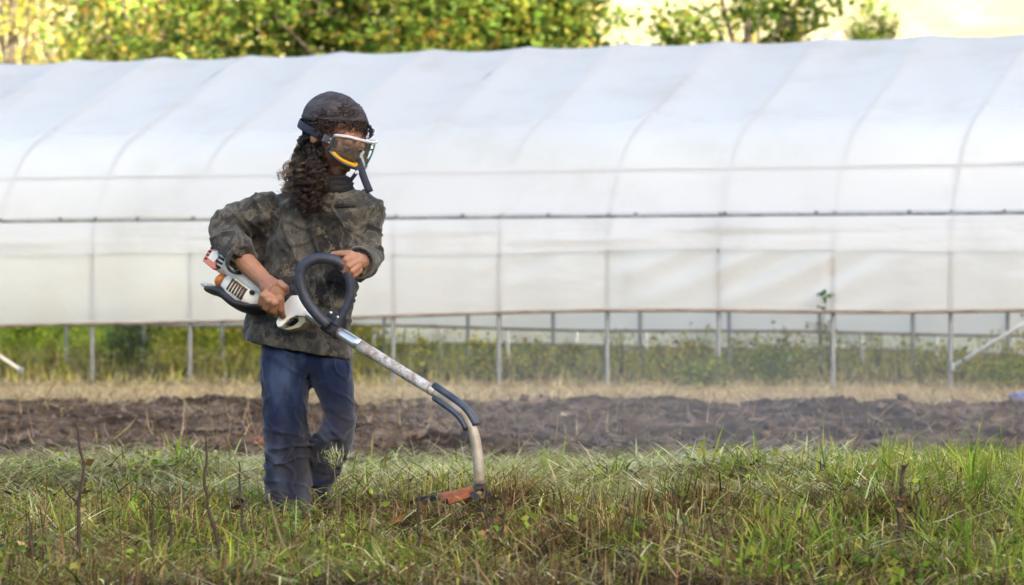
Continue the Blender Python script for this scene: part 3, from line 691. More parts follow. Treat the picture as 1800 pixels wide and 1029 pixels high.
trees = [
 ('broadleaf_tree', 290, 60, 8.2, 2.1, 2.9, 2.8, 85, 46, .17, TM + TY[:2], 'tree with mixed green and yellow leaves behind the left part of the hoop house'),
 ('broadleaf_tree', 470, 51, 7.2, 1.9, 2.5, 2.4, 140, 55, .155, TG + TM, 'green tree turning yellow above the hoop house left of the person'),
 ('broadleaf_tree', 640, 49, 7.6, 1.9, 2.6, 2.4, 150, 55, .15, TG + TM, 'tree with a bare forked trunk showing above the person\'s head'),
 ('broadleaf_tree', 800, 50, 7.4, 1.8, 2.6, 2.4, 160, 55, .15, TG + TM[3:5], 'dense green tree right above the person\'s goggles'),
 ('broadleaf_tree', 938, 50, 7.6, 1.28, 2.6, 2.2, 140, 55, .15, TG, 'dark green tree at the right edge of the dense row'),
 ('broadleaf_tree', 1322, 49, 7.4, 1.42, 2.5, 2.5, 80, 48, .155, TG, 'green tree standing alone between the two bright gaps'),
 ('slender_tree', 12, 58, 8.5, .9, 2.0, 6.0, 24, 30, .11, TY, 'slender bare trunk at the far left edge behind the hoop house'),
 ('yellow_tree', 150, 70, 9.0, 2.1, 3.2, 3.0, 70, 46, .17, TM + TY + TY, 'yellow green tree with a bare leaning branch at the far left'),
 ('yellow_tree', 60, 92, 11, 2.8, 4, 3.0, 90, 46, .17, TY, 'sunlit yellow tree far behind at the left edge'),
 ('yellow_tree', 265, 88, 10.5, 2.6, 4, 3.0, 100, 46, .17, TY, 'sunlit golden tree showing between the two leftmost green trees'),
 ('yellow_tree', 400, 90, 10.5, 2.6, 4, 3.0, 100, 46, .17, TY, 'sunlit golden tree glimpsed through the tree left of the person'),
 ('yellow_tree', 985, 86, 9.5, 1.4, 3.4, 3.0, 70, 46, .16, TY, 'sunlit yellow tree behind the dark tree at the bright gap'),
 ('yellow_tree', 1330, 95, 10.5, 1.8, 3.6, 3.0, 70, 40, .16, TY, 'sunlit pale tree seen through the lone green tree'),
]
for t_ in trees: tree(*t_)
tree('round_bush', 1535, 58, 5.95, .44, .40, 1.6, 60, 60, .07, [(.10, .14, .03), (.13, .17, .04)], 'small round clipped tree peeking over the ridge at right', 5, cz=5.48)

# ------------------------------------------------------------------ the person
SKIN = NT('skin'); _v = SKIN.coords(); SKIN.l(SKIN.ramp(SKIN.noise(_v, 18, 5), [(.3, (.23, .105, .062)), (.7, (.33, .165, .105))]), SKIN.p.inputs['Base Color'])
SKIN.p.inputs['Roughness'].default_value = .55; SKIN.p.inputs['Subsurface Weight'].default_value = .12; SKIN.p.inputs['Subsurface Radius'].default_value = (.01, .004, .002)
SKIN.bump(SKIN.noise(_v, 260, 3), .15, .0006); SKIN = SKIN.m
def camo():
    t = NT('camouflage_cloth'); v = t.coords((1, 1, .8))
    wv = t.n('VectorMath', operation='MULTIPLY_ADD'); nz = t.n('TexNoise', Scale=9, Detail=4); t.l(v, nz.inputs['Vector']); t.l(nz.outputs['Color'], wv.inputs[0]); wv.inputs[1].default_value = (.12,) * 3; t.l(v, wv.inputs[2])
    a = t.noise(wv.outputs[0], 11, 6, .62); b = t.noise(wv.outputs[0], 17, 5, .6); c = t.noise(v, 40, 5, .7)
    col = t.ramp(a, [(.0, (.018, .017, .019)), (.40, (.036, .035, .035)), (.50, (.066, .064, .059)), (.57, (.115, .106, .092)), (.64, (.048, .048, .049))], 'CONSTANT')
    col = t.mixc(t.ramp(b, [(.54, (0, 0, 0)), (.57, (.8, .8, .8)), (.63, (0, 0, 0))]), col, (.16, .14, .112))
    col = t.mixc(t.ramp(b, [(.30, (.75, .75, .75)), (.36, (0, 0, 0))]), col, (.024, .022, .024))
    col = t.mixc(.35, col, t.ramp(c, [(.3, (.03, .028, .027)), (.7, (.15, .14, .12))]), 'OVERLAY')
    t.l(col, t.p.inputs['Base Color']); t.p.inputs['Roughness'].default_value = .88; t.p.inputs['Specular IOR Level'].default_value = .2
    t.p.inputs['Sheen Weight'].default_value = .15
    t.bump(t.noise(t.coords((1, 1, 1)), 34, 6, .65, .8), .45, .008); return t.m
def denim():
    t = NT('denim'); v = t.coords((1, 1, .6)); n = t.noise(v, 7, 5, .6); fade = t.noise(t.coords((1, 1, .35)), 5, 3)
    col = t.ramp(n, [(.3, (.003, .006, .018)), (.55, (.005, .012, .045)), (.75, (.010, .023, .078))])
    wear = t.noise(t.coords((1, 1, .45)), 9, 4, .55); col = t.mixc(t.ramp(wear, [(.47, (0, 0, 0)), (.66, (.85, .85, .85))]), col, (.040, .062, .125))
    sp = t.n('SeparateXYZ'); t.l(t.coords(), sp.inputs[0]); kz = t.n('MapRange'); kz.interpolation_type = 'SMOOTHSTEP'; kz.inputs[1].default_value = .52; kz.inputs[2].default_value = .16; t.l(sp.outputs[2], kz.inputs[0])
    dust = t.ramp(fade, [(.40, (0, 0, 0)), (.62, (.5, .5, .5))]); dm = t.mixc(1.0, dust, kz.outputs[0], 'MULTIPLY')     # dried mud rubbed into knees and shins
    col = t.mixc(dm, col, (.055, .047, .041)); t.l(col, t.p.inputs['Base Color'])
    t.p.inputs['Roughness'].default_value = .9; t.p.inputs['Specular IOR Level'].default_value = .15; t.p.inputs['Sheen Weight'].default_value = .2
    t.bump(t.noise(t.coords((1, 1, .5)), 40, 5, .65), .35, .006); return t.m
CAMO, DENIM = camo(), denim()
NAVY = M_noise('navy_webbing', (.006, .009, .024), (.012, .017, .042), 60, .75, .2, .001)
BLACK = M_noise('black_rubber', (.008, .009, .013), (.018, .019, .025), 40, .55, .15, .001)
KNIT = M_noise('dark_knit_cap', (.018, .017, .022), (.062, .055, .066), 22, .95, .5, .004, stretch=(1, 1, 2.2))
SCARF = M_noise('black_scarf', (.006, .006, .009), (.014, .014, .018), 30, .95, .4, .004)

pl = P(537, 909, 5); pl.z = float(gz(pl.x, pl.y))
person = empty('person', pl, 'person in camouflage jacket, blue jeans and goggles holding a string trimmer', 'person')
# head frame: looks to the right of the picture and down
HO = P(588, 239, -6)
_yaw, _pit = R(57), R(25)
HF = Vector((math.sin(_yaw) * math.cos(_pit), -math.cos(_yaw) * math.cos(_pit), -math.sin(_pit)))
HL = Vector((0, 0, 1)).cross(HF).normalized(); HU = HF.cross(HL).normalized()      # HL = person's left
HL, HU = HL, HU
roll = Matrix.Rotation(R(-3), 3, HF); HL = roll @ HL; HU = roll @ HU
def Hd(f, l, u): return HO + (HF * f + HL * l + HU * u) * U
def hell(mb, c, r, n=20): mb.ell(Hd(*c), HF * r[0] * U, HL * r[1] * U, HU * r[2] * U, n)

# ---- body: head, neck, trunk, arms, hands, legs in one surface
b = MB()
for c, r in (((-8, 0, 16), (56, 46, 50)), ((14, 0, -18), (36, 37, 44)), ((30, 0, -50), (20, 20, 17)), ((38, 0, -60), (11, 13, 9)), ((40, 0, 16), (13, 33, 11)), ((30, 23, -16), (18, 15, 17)), ((30, -23, -16), (18, 15, 17)),
             ((50, 0, -2), (9, 6.5, 18)), ((57, 0, -17), (10, 9, 8)), ((44.5, 19, 2.5), (9.3, 9.8, 8)), ((44.5, -19, 2.5), (9.3, 9.8, 8)), ((52, 8, -20), (6, 5.5, 5)), ((52, -8, -20), (6, 5.5, 5)), ((48, 0, -36), (8, 15, 4.6)), ((47, 0, -43), (8, 13.5, 5.2)), ((-6, 47, -6), (9, 4.5, 16)), ((-6, -47, -6), (9, 4.5, 16))):
    hell(b, c, r)
b.tube([Hd(-12, 0, -30), P(575, 318, 2), P(568, 352, 4)], [27 * U, 26 * U, 34 * U], 18)
def trunk_sec(py, cx, hw, hd, d=0, tilt=0.0, turn=14):
    c = P(cx, py, d); a = R(turn)
    A = Vector((math.cos(a), -math.sin(a) * .6, -tilt)) * hw * U; B = Vector((math.sin(a) * .6, math.cos(a), 0)) * hd * U
    return (c, A, B, .86)
b.rings([trunk_sec(*s) for s in ((345, 567, 46, 32), (375, 561, 66, 42), (440, 552, 66, 46), (520, 545, 62, 44), (600, 538, 66, 42), (640, 540, 50, 36))], 24)
# right arm (left in the picture): elbow out and back, hand on the rear grip
b.chain([P(*q) for q in ((520, 376, 4), (478, 374, 4), (440, 381, 8), (403, 402, 0), (399, 414, -12))], [14 * U, 13 * U, 13 * U, 13 * U, 14 * U], 14)
b.chain([P(*q) for q in ((399, 414, -12), (414, 440, -46), (430, 460, -60), (450, 480, -70), (468, 498, -88))], [14 * U, 17 * U, 18.5 * U, 17 * U, 15 * U], 14)
def hand(pts_palm, fingers, thumb, fr, palm_r):
    for p_, r_ in zip(pts_palm, palm_r):
        b.ell(P(*p_), (r_[0] * U, 0, 0), (0, r_[1] * U, 0), (0, 0, r_[2] * U), 14)
    for ch, r_ in zip(fingers, fr):
        b.chain([P(*q) for q in ch], [r_ * U * k for k in (1.08, 1.0, .92, .80)], 10)
    b.chain([P(*q) for q in thumb], [7.6 * U, 6.8 * U, 6.2 * U, 5.2 * U], 10)
# tool axis line, in person pixels: (a along, n across in the picture, q towards the viewer)
TA = P(585, 578, -122); TB = P(790, 705, -250); TX = (TB - TA).normalized()
TQ = (Vector((0, -1, 0)) - TX * Vector((0, -1, 0)).dot(TX)).normalized(); TN = TQ.cross(TX).normalized()
if TN.z < 0: TN = -TN
def T(a, n=0, q=0): return TA + (TX * a + TN * n + TQ * q) * U
b.ell(P(478, 508, -98), Vector((19, 4, -12)) * U, Vector((0, 13, 0)) * U, Vector((10, 0, 17)) * U, 14)
b.ell(P(489, 512, -112), Vector((13, 0, -8)) * U, Vector((0, 10, 0)) * U, Vector((9, 0, 17)) * U, 14)
b.tube([P(462, 492, -84), P(474, 503, -95), P(486, 511, -108)], [15 * U, 17 * U, 17 * U], 12)
rf = [[(462, 520, -118), (458, 533, -110), (464, 541, -92), (474, 540, -78)], [(472, 528, -122), (468, 541, -112), (475, 548, -94), (484, 545, -80)],
      [(482, 533, -122), (480, 546, -112), (486, 553, -95), (494, 549, -82)], [(494, 527, -120), (494, 544, -112), (497, 556, -98), (501, 556, -86)]]
for ch, rr in zip(rf, (6.0, 6.5, 6.5, 6.0)):
    b.chain([P(*((478 + ch[0][0]) / 2, (508 + ch[0][1]) / 2, -112)), *[P(*q) for q in ch]], [rr * U * k for k in (1.1, 1.12, 1.0, .92, .8)], 10)
b.chain([P(482, 502, -108), P(492, 499, -116), P(502, 506, -118), P(504, 513, -112)], [9 * U, 7.6 * U, 6.6 * U, 5.4 * U], 10)
# left arm (right in the picture): forearm comes forward, hand closed on the loop handle
b.chain([P(*q) for q in ((600, 376, 2), (628, 378, -2), (640, 410, -8), (642, 456, -34))], [14 * U, 14 * U, 14 * U, 14 * U], 14)
b.chain([P(*q) for q in ((642, 456, -34), (639, 462, -80), (632, 461, -118))], [14 * U, 16 * U, 15 * U], 14)
b.ell(P(626, 461, -134), Vector((13, -4, -3)) * U, Vector((0, 15, 0)) * U, Vector((5, 0, 17)) * U, 14)
b.tube([P(634, 461, -112), P(627, 461, -132)], [15 * U, 15 * U], 12)
lf = [[(620, 450, -143), (607, 457, -153), (598, 467, -148), (600, 474, -136)], [(626, 459, -145), (613, 468, -155), (605, 477, -149), (607, 483, -136)],
      [(630, 468, -144), (619, 477, -152), (612, 485, -146), (614, 489, -134)], [(632, 476, -140), (623, 484, -146), (618, 491, -140), (620, 493, -130)]]
for ch, rr in zip(lf, (5.7, 5.9, 5.6, 5.0)):
    b.chain([P(629, 463, -132), *[P(*q) for q in ch]], [rr * U * k for k in (1.15, 1.12, 1.0, .92, .8)], 10)
b.chain([P(628, 453, -134), P(614, 446, -144), P(600, 446, -144), P(585, 447, -140)], [8 * U, 6.8 * U, 6. * U, 4.8 * U], 10)
# legs inside the jeans
b.chain([P(508, 640, 0), P(505, 770, -14), P(506, 900, 4)], [34 * U, 26 * U, 20 * U], 14)
b.chain([P(572, 640, 2), P(592, 735, -22), P(586, 766, -18), P(544, 892, 72)], [32 * U, 19 * U, 22 * U, 16 * U], 14)
body = b.remesh('body', SKIN, person, .0026, 4)
# eyes behind the lens
EYE = M_noise('eye', (.42, .40, .38), (.5, .48, .46), 5, .2, 0); IRIS = M_noise('iris', (.02, .012, .008), (.05, .03, .02), 80, .15, 0)
for s in (-1, 1):
    e = MB(); e.ell(Hd(44.5, s * 19, -1.5), HF * 8.5 * U, HL * 8.5 * U, HU * 8 * U, 16); eo = e.build('eye', EYE, person)
    i = MB(); i.ell(Hd(50, s * 18.4, -5), HF * 3.4 * U, HL * 4.2 * U, HU * 4.2 * U, 12); i.build('iris', IRIS, eo)
    br = MB(); br.tube([Hd(48, s * 8, 12), Hd(47.5, s * 19, 15), Hd(41, s * 31, 12)], [1.6 * U, 2.4 * U, 1.2 * U], 8); br.build('eyebrow', KNIT, person)

# ---- jeans
def leg_sec(q, n=None): px, py, d, rx, ry = q; return (P(px, py, d), Vector((rx * U, 0, 0)), Vector((0, ry * U, 0)))
j = MB()
j.rings([leg_sec(q) for q in spline([(504, 604, 2, 45, 50), (503, 650, -2, 47, 52), (502, 700, -8, 42, 47), (502, 738, -16, 41, 44), (504, 785, -18, 41, 43), (505, 830, -8, 42, 44), (507, 875, 2, 42, 46), (508, 914, 2, 44, 52)], 26)], 26)
j.rings([leg_sec(q) for q in spline([(569, 604, 2, 44, 50), (576, 650, -2, 43, 50), (590, 695, -12, 33, 44), (597, 731, -24, 27, 40), (588, 762, -20, 36, 43), (576, 800, 8, 36, 42), (562, 838, 40, 31, 40), (549, 876, 66, 27, 40), (542, 908, 80, 27, 42)], 26)], 26)
j.rings([trunk_sec(*s) for s in ((560, 538, 70, 46), (600, 538, 74, 49), (640, 538, 79, 52), (660, 541, 66, 44))], 28)
kn = np.array([P(505, 785, -16), P(588, 768, -24)])
def crease(n_, w_=.13): return np.exp(-(n_ / w_) ** 2)
def jean_folds(co, nr):
    x, y, z = co.T; k0 = np.exp(-((z - kn[0][2]) / .075) ** 2); low = sstep(pl.z + .20, pl.z + .03, z); hip = sstep(pl.z + .42, pl.z + .56, z)
    wv = .35 * vnoise(co * 9 + 4)
    n1 = vnoise(np.stack([x * 7 + 31, y * 7, z * 24 + 5 * x + wv * 3], 1)); n2 = vnoise(np.stack([x * 9 - z * 8, y * 8, z * 15 + x * 14 + wv], 1)); n3 = vnoise(np.stack([x * 15 + z * 2, y * 12, z * 3.0], 1))
    f = .0095 * (crease(n1, .10) - .3) * (k0 + .6 * low + .15) + .012 * (crease(n2, .10) - .3) * (.35 + .5 * hip + .5 * k0) + .006 * n3 + .003 * fbm(co * 26, 3)
    return co + nr * f[:, None]
jeans = j.remesh('jeans', DENIM, person, .0055, 3, jean_folds)
tag(jeans, 'dusty dark blue jeans')
# dirt on the knee is in the cloth's own colour; boots
BOOT = M_noise('boot_leather', (.018, .014, .012), (.05, .038, .03), 25, .7, .3, .003)
def boot(px, py, d, yaw):
    c = P(px, py, d); c.z = float(gz(c.x, c.y)); a = R(yaw); fw = Vector((math.sin(a), -math.cos(a), 0)); sd_ = Vector((math.cos(a), math.sin(a), 0)); up = Vector((0, 0, 1))
    m = MB(); S_ = []
    for t, wd, h in ((-.055, .030, .075), (-.03, .036, .085), (.02, .038, .075), (.07, .040, .055), (.11, .041, .045), (.145, .036, .038), (.165, .020, .025)):
        S_.append((c + fw * t + up * (h / 2 + .012), sd_ * wd, up * (h / 2)))
    m.rings(S_, 18); m.rings([(c + up * .06, sd_ * .036, fw * .05), (c + up * .15, sd_ * .038, fw * .046), (c + up * .17, sd_ * .04, fw * .048)], 18)
    o = m.remesh('boot', BOOT, person, .005, 3)
    s2 = MB(); s2.rings([(c + fw * .05 + up * z, sd_ * .043, fw * .122) for z in (.0, .018)], 20); s2.build('sole', BLACK, o)
boot(508, 909, 6, 14); boot(540, 905, 82, 40)

# ---- jacket: trunk and two sleeves grown together
k = MB()
J = [(616, 526, 98, 66, 2, .17), (596, 526, 96, 65, 2, .14), (556, 529, 91, 61, 2, .06), (500, 542, 88, 60, 4, 0), (440, 551, 89, 60, 4, 0), (400, 560, 88, 56, 0, 0), (366, 561, 88, 51, 0, 0), (345, 563, 80, 44, 0, .0), (330, 568, 58, 37, 0, 0), (316, 576, 40, 34, 0, 0)]
k.rings([trunk_sec(*q) for q in spline(J, 34)], 36)
k.rings([(P(a_, b_, d_), Vector((r_ * U, 0, 0)), Vector((0, r_ * .8 * U, 0))) for a_, b_, d_, r_ in ((486, 385, 22, 20), (466, 412, 30, 26), (460, 460, 30, 28), (456, 520, 24, 27), (452, 580, 16, 25), (452, 598, 14, 24))], 18)
SL1 = [(482, 372, 2, 36), (455, 375, 8, 36), (427, 387, 8, 35), (403, 401, 0, 34), (398, 414, -14, 31), (408, 430, -34, 29), (418, 446, -56, 28), (425, 457, -68, 28)]
k.tube([P(*q[:3]) for q in spline(SL1, 22)], [q[3] * U for q in spline(SL1, 22)], 22)
SL2 = [(620, 356, 0, 38), (634, 372, -2, 38), (641, 405, -6, 35), (643, 436, -16, 32), (641, 456, -32, 31), (639, 462, -64, 30), (635, 463, -92, 29), (631, 463, -108, 28)]
k.tube([P(*q[:3]) for q in spline(SL2, 22)], [q[3] * U for q in spline(SL2, 22)], 22)
elb = np.array(P(392, 420, -20)); arm2 = np.array(P(642, 455, -40)); arm1 = np.array(P(425, 385, 0))
def jacket_folds(co, nr):
    x, y, z = co.T
    d1 = np.exp(-(np.sum((co - arm1) ** 2, 1)) / .13 ** 2); d1 = np.maximum(d1, np.exp(-(np.sum((co - elb) ** 2, 1)) / .09 ** 2)); d2 = np.exp(-(np.sum((co - arm2) ** 2, 1)) / .11 ** 2); body_ = np.clip(1 - d1 - d2, 0, 1)
    wv = .5 * vnoise(co * 7 + 2)
    n1 = vnoise(np.stack([x * 15 + z * 5 + wv, y * 8, z * 4.2 + wv], 1)); n2 = vnoise(np.stack([x * 9 - z * 10 + wv, y * 8 + 5, z * 11 + x * 8], 1)); n4 = vnoise(np.stack([x * 10 + z * 11, y * 8 + 15, z * 10 - x * 9 + wv], 1))
    f = body_ * (.013 * (crease(n1, .16) - .4) + .009 * (crease(n2) - .3) + .008 * (crease(n4) - .3) + .006 * fbm(co * np.array([11, 11, 7]), 3))
    s1 = (x - arm1[0]) * .75 + (z - arm1[2]) * .62
    n5 = vnoise(np.stack([s1 * 22 + wv * 2, (x - z) * 6, y * 7], 1)); n6 = vnoise(np.stack([x * 8 + z * 6, y * 12 + wv, z * 22 + x * 8], 1))
    f = f + d1 * (.011 * (crease(n5, .16) - .4) + .007 * (crease(n2) - .3)) + d2 * (.011 * (crease(n6, .16) - .4) + .006 * (crease(n4) - .3)) + .0025 * fbm(co * 30, 3)
    hem = sstep(pl.z + .66, pl.z + .56, z); f = f + hem * .008 * fbm(np.stack([x * 16, y * 10, z * 2], 1), 2)
    f = f * (1 - .75 * sstep(pl.z + .66, pl.z + .58, z))
    return co + nr * f[:, None]
jacket = k.remesh('jacket', CAMO, person, .0052, 4, jacket_folds)
tag(jacket, 'faded camouflage jacket with long sleeves')
def ring_band(pts, r, tr, name, mat, parent, n=26, axis=None):
    """soft hem or cuff: a torus-like roll round the section at pts[0] facing pts[1]"""
    c, d = Vector(pts[0]), (Vector(pts[1]) - Vector(pts[0])).normalized()
    A = d.orthogonal().normalized(); B = d.cross(A)
    loop = [c + (A * math.cos(t) + B * math.sin(t)) * r for t in np.linspace(0, 2 * math.pi, n + 1)]
    return MB().tube(loop, [(tr * 1.0, tr * 1.9)] * len(loop), 8, False, flat=A).build(name, mat, parent)
ring_band([P(423, 456, -67), P(430, 463, -77)], 26.5 * U, 2.8 * U, 'cuff', CAMO, jacket)
ring_band([P(631, 463, -107), P(628, 463, -118)], 26.5 * U, 2.8 * U, 'cuff', CAMO, jacket)
# chest pocket flap: a welt following the chest front, and a neck gaiter whose black also paints the shade there
fl = MB(); rows = []
for t in np.linspace(0, 1, 12):
    px = 566 + 60 * t; rows.append((P(px, 358 - 2 * t, -50.5 + 12 * (2 * t - .9) ** 2), Vector((0, 2.4 * U, 0)), Vector((0, .5 * U, -5 * U))))
fl.rings(rows, 10); fl.build('pocket_flap', CAMO, jacket)
sl = MB(); sl.tube([P(566 + 60 * t, 364.5 - 2 * t, -51 + 12 * (2 * t - .9) ** 2) for t in np.linspace(0, 1, 12)], 1.6 * U, 6); sl.build('pocket_seam', SCARF, jacket)
g_ = MB(); g_.rings([(Hd(-2, 0, -48), HF * 29 * U, HL * 29 * U), (Hd(-3, 0, -60), HF * 32 * U, HL * 31 * U), (P(586, 314, -14), Vector((34 * U, 0, 0)), Vector((0, 32 * U, 0))), (P(580, 326, -10), Vector((40 * U, 0, 0)), Vector((0, 35 * U, 0))), (P(576, 338, -8), Vector((44 * U, 0, 0)), Vector((0, 38 * U, 0)))], 26)
g_.remesh('neck_shade_gaiter', SCARF, person, .0045, 4, lambda co, nr: co + nr * (.006 * (1 - 2 * np.abs(vnoise(co * np.array([14, 14, 60])))))[:, None])

# ---- cap: close knit dome over the crown and the back of the head
c_ = MB(); V_ = []; F_ = []; nu, nv = 40, 18
for i in range(nv):
    for q in range(nu):
        ph = 2 * math.pi * q / nu
        front = .5 + .5 * math.cos(ph)                      # 1 at the forehead
        low = R(100) - R(44) * front ** 1.4                 # lower edge, higher over the brow
        th = low * i / (nv - 1)
        d = Vector((math.cos(ph) * math.sin(th), math.sin(ph) * math.sin(th), math.cos(th)))
        bulge = 1.0 + .035 * float(vnoise(np.array([[d.x * 2.6 + 5, d.y * 2.6, d.z * 4]]))[0]) + .018 * float(vnoise(np.array([[d.x * 6, d.y * 6 + 9, d.z * 9]]))[0]) + .035 * (1 - front) * math.sin(th)
        V_.append(Hd(-9 + d.x * 59.5 * bulge, d.y * 49.5 * bulge, 18 + d.z * 53.5 * bulge))
for i in range(nv - 1):
    for q in range(nu): F_.append((i * nu + q, i * nu + (q + 1) % nu, (i + 1) * nu + (q + 1) % nu, (i + 1) * nu + q))
c_.add(V_, F_); cap = c_.build('cap', KNIT, person)
so = cap.modifiers.new('thick', 'SOLIDIFY'); so.thickness = .006; so.offset = 0
e_ = MB(); e_.tube([Vector(V_[(nv - 1) * nu + q % nu]) for q in range(nu + 1)], [(3.0 * U, 4.4 * U)] * (nu + 1), 8, False); e_.build('brim_roll', KNIT, cap)

# ---- hair: curls as fine twisted strands
def strands(guides, name, parent, rad, curl, turns, n=52):
    V_, F_, C_ = [], [], []; base = 0
    for pts, tone, r0, cr, *more in guides:
        q = spline(pts, n); t = np.gradient(q, axis=0); t /= np.linalg.norm(t, axis=1)[:, None] + 1e-9
        A = np.cross(t, [.3, .9, .2]); A /= np.linalg.norm(A, axis=1)[:, None] + 1e-9; B = np.cross(t, A)
        s = np.linspace(0, 1, n); L = np.sum(np.linalg.norm(np.diff(q, axis=0), axis=1)); ph = (more[0] + rng.normal(0, .25) if more else rng.random() * 6.28) + s * L / (more[1] if more else turns) * 6.28 * (1 if more else rng.uniform(.8, 1.25)) + .5 * np.sin(s * 9 + (more[0] if more else rng.random() * 6))
        am = cr * np.clip(s * 4, .15, 1)[:, None]
        q = q + am * (A * np.cos(ph)[:, None] + B * np.sin(ph)[:, None])
        t = np.gradient(q, axis=0); t /= np.linalg.norm(t, axis=1)[:, None] + 1e-9
        A = np.cross(t, [.2, .3, .9]); A /= np.linalg.norm(A, axis=1)[:, None] + 1e-9; B = np.cross(t, A)
        rr = (r0 * (1.05 - .75 * s ** 2))[:, None]
        ring = np.stack([q + rr * (A * math.cos(a) + B * math.sin(a)) for a in (0, 2.1, 4.19)], 1)
        V_.append(ring.reshape(-1, 3)); C_.append(np.repeat(tone[0] * (1 - s[:, None] ** 1.3) + tone[1] * s[:, None] ** 1.3, 3, axis=0))
        i = np.arange(n - 1)[:, None] * 3; f = []
        for a in range(3): f.append(np.concatenate([i + a, i + (a + 1) % 3, i + 3 + (a + 1) % 3, i + 3 + a], 1))
        F_.append(np.concatenate(f) + base); base += n * 3
    v = np.vstack(V_) - np.array(world_loc(parent))
    return link(name, fast_mesh(name, v, np.vstack(F_), True, np.vstack(C_)), HAIRM, parent, 'stuff')
HAIRM = M_leaf('hair', .12, .45, .5, (1, .8, .6))
DK = np.array((.016, .010, .010)); MD = np.array((.055, .032, .024)); LT = np.array((.26, .17, .11))
gd = []
def scalp(az, el):   # point on the head; az 0 = face, 90 = person's left, -90 = right side (towards the viewer, left)
    a, e = R(az), R(el); return Hd(-8 + 56 * math.cos(a) * math.cos(e), 47 * math.sin(a) * math.cos(e), 14 + 50 * math.sin(e))
for i in range(96):
    az = rng.uniform(-178, -84); el = rng.uniform(-34, 4); s = np.array(scalp(az, el))
    t = rng.random(); out = rng.random() ** 1.6                  # out: towards the loose left edge
    ey = rng.uniform(318, 390) if out < .5 else rng.uniform(310, 362)
    ex = 566 - 84 * out + rng.normal(0, 6) - (8 if ey > 350 else 0) + .10 * (388 - ey)
    if ey > 352: ex = rng.uniform(518, 566)
    ed = -62 + 46 * out + rng.normal(0, 7)
    m1 = np.array(P(556 - 24 * out + rng.normal(0, 6), 266 + rng.normal(0, 8), -34 + 46 * out + rng.normal(0, 10)))
    m2 = np.array(P((556 - 40 * out + ex) / 2 + rng.normal(0, 6), (275 + ey) / 2, (ed - 30 + 30 * out) / 2 - 14 + rng.normal(0, 8)))
    e = np.array(P(ex, ey, ed)); tone = (DK, MD * rng.uniform(.5, 1.1)) if out < .5 else (MD * .7, LT * rng.uniform(.45, 1.1))
    ph0, pit, cr0 = rng.random() * 6.28, rng.uniform(15, 26) * U, rng.uniform(2.6, 5.4) * U; base_ = np.array([s, m1, m2, e])
    for k2 in range(11):                              # a lock: strands that share one curl
        gd.append((base_ + rng.normal(0, 1, 3) * 1.3 * U + np.array([[0.], [.4], [.8], [1.4]]) * rng.normal(0, 1.2, 3) * U, tone, rng.uniform(.5, .85) * U, cr0 * rng.uniform(.8, 1.15), ph0, pit))
    for k2 in range(2): gd.append((base_ + rng.normal(0, 3, (4, 3)) * U * np.array([[.3], [.7], [1], [1.6]]), tone, .45 * U, cr0 * 1.2))
for i in range(0):     # other side of the neck, in shadow
    s = np.array(scalp(rng.uniform(115, 170), rng.uniform(-34, -4))); gd.append((np.array([s, P(600 + rng.normal(0, 8), 290, 40), P(604 + rng.normal(0, 10), 320, 22), P(606 + rng.normal(0, 12), 345, -2)]), (DK, DK * 1.6), .8 * U, 3 * U))
hair = strands(gd, 'hair', person, 1, 1, 15 * U)
tag(hair, 'long dark curly hair falling over the shoulder')
gd = []
for i in range(330):   # front locks lying back over the brow and the temples
    az = rng.uniform(-88, 75); e0 = rng.uniform(42, 84) if abs(az) < 60 else rng.uniform(20, 50); pts = []
    drift = rng.normal(-12, 14); down = rng.uniform(26, 48) if az > -55 else rng.uniform(45, 75)
    for t in np.linspace(0, 1, 4):
        q = scalp(az + drift * t, e0 - down * t); o = (q - Hd(-8, 0, 14)); pts.append(np.array(Hd(-8, 0, 14) + o * (1.10 + .04 * rng.random())))
    gd.append((np.array(pts), (DK * 1.2, MD * rng.uniform(.4, 1.0)), rng.uniform(.7, 1.1) * U, rng.uniform(1.2, 2.8) * U))
for i in range(16):    # one loose curl over the forehead
    gd.append((np.array([scalp(28, 44), Hd(52, 8 + rng.normal(0, 2), 44), Hd(62 + rng.normal(0, 2), 12, 34 + rng.normal(0, 3)), Hd(58 + rng.normal(0, 4), 14, 24 + rng.normal(0, 4))]), (DK, MD), .8 * U, 2 * U))
strands(gd, 'front_hair', person, 1, 1, 11 * U, 30)

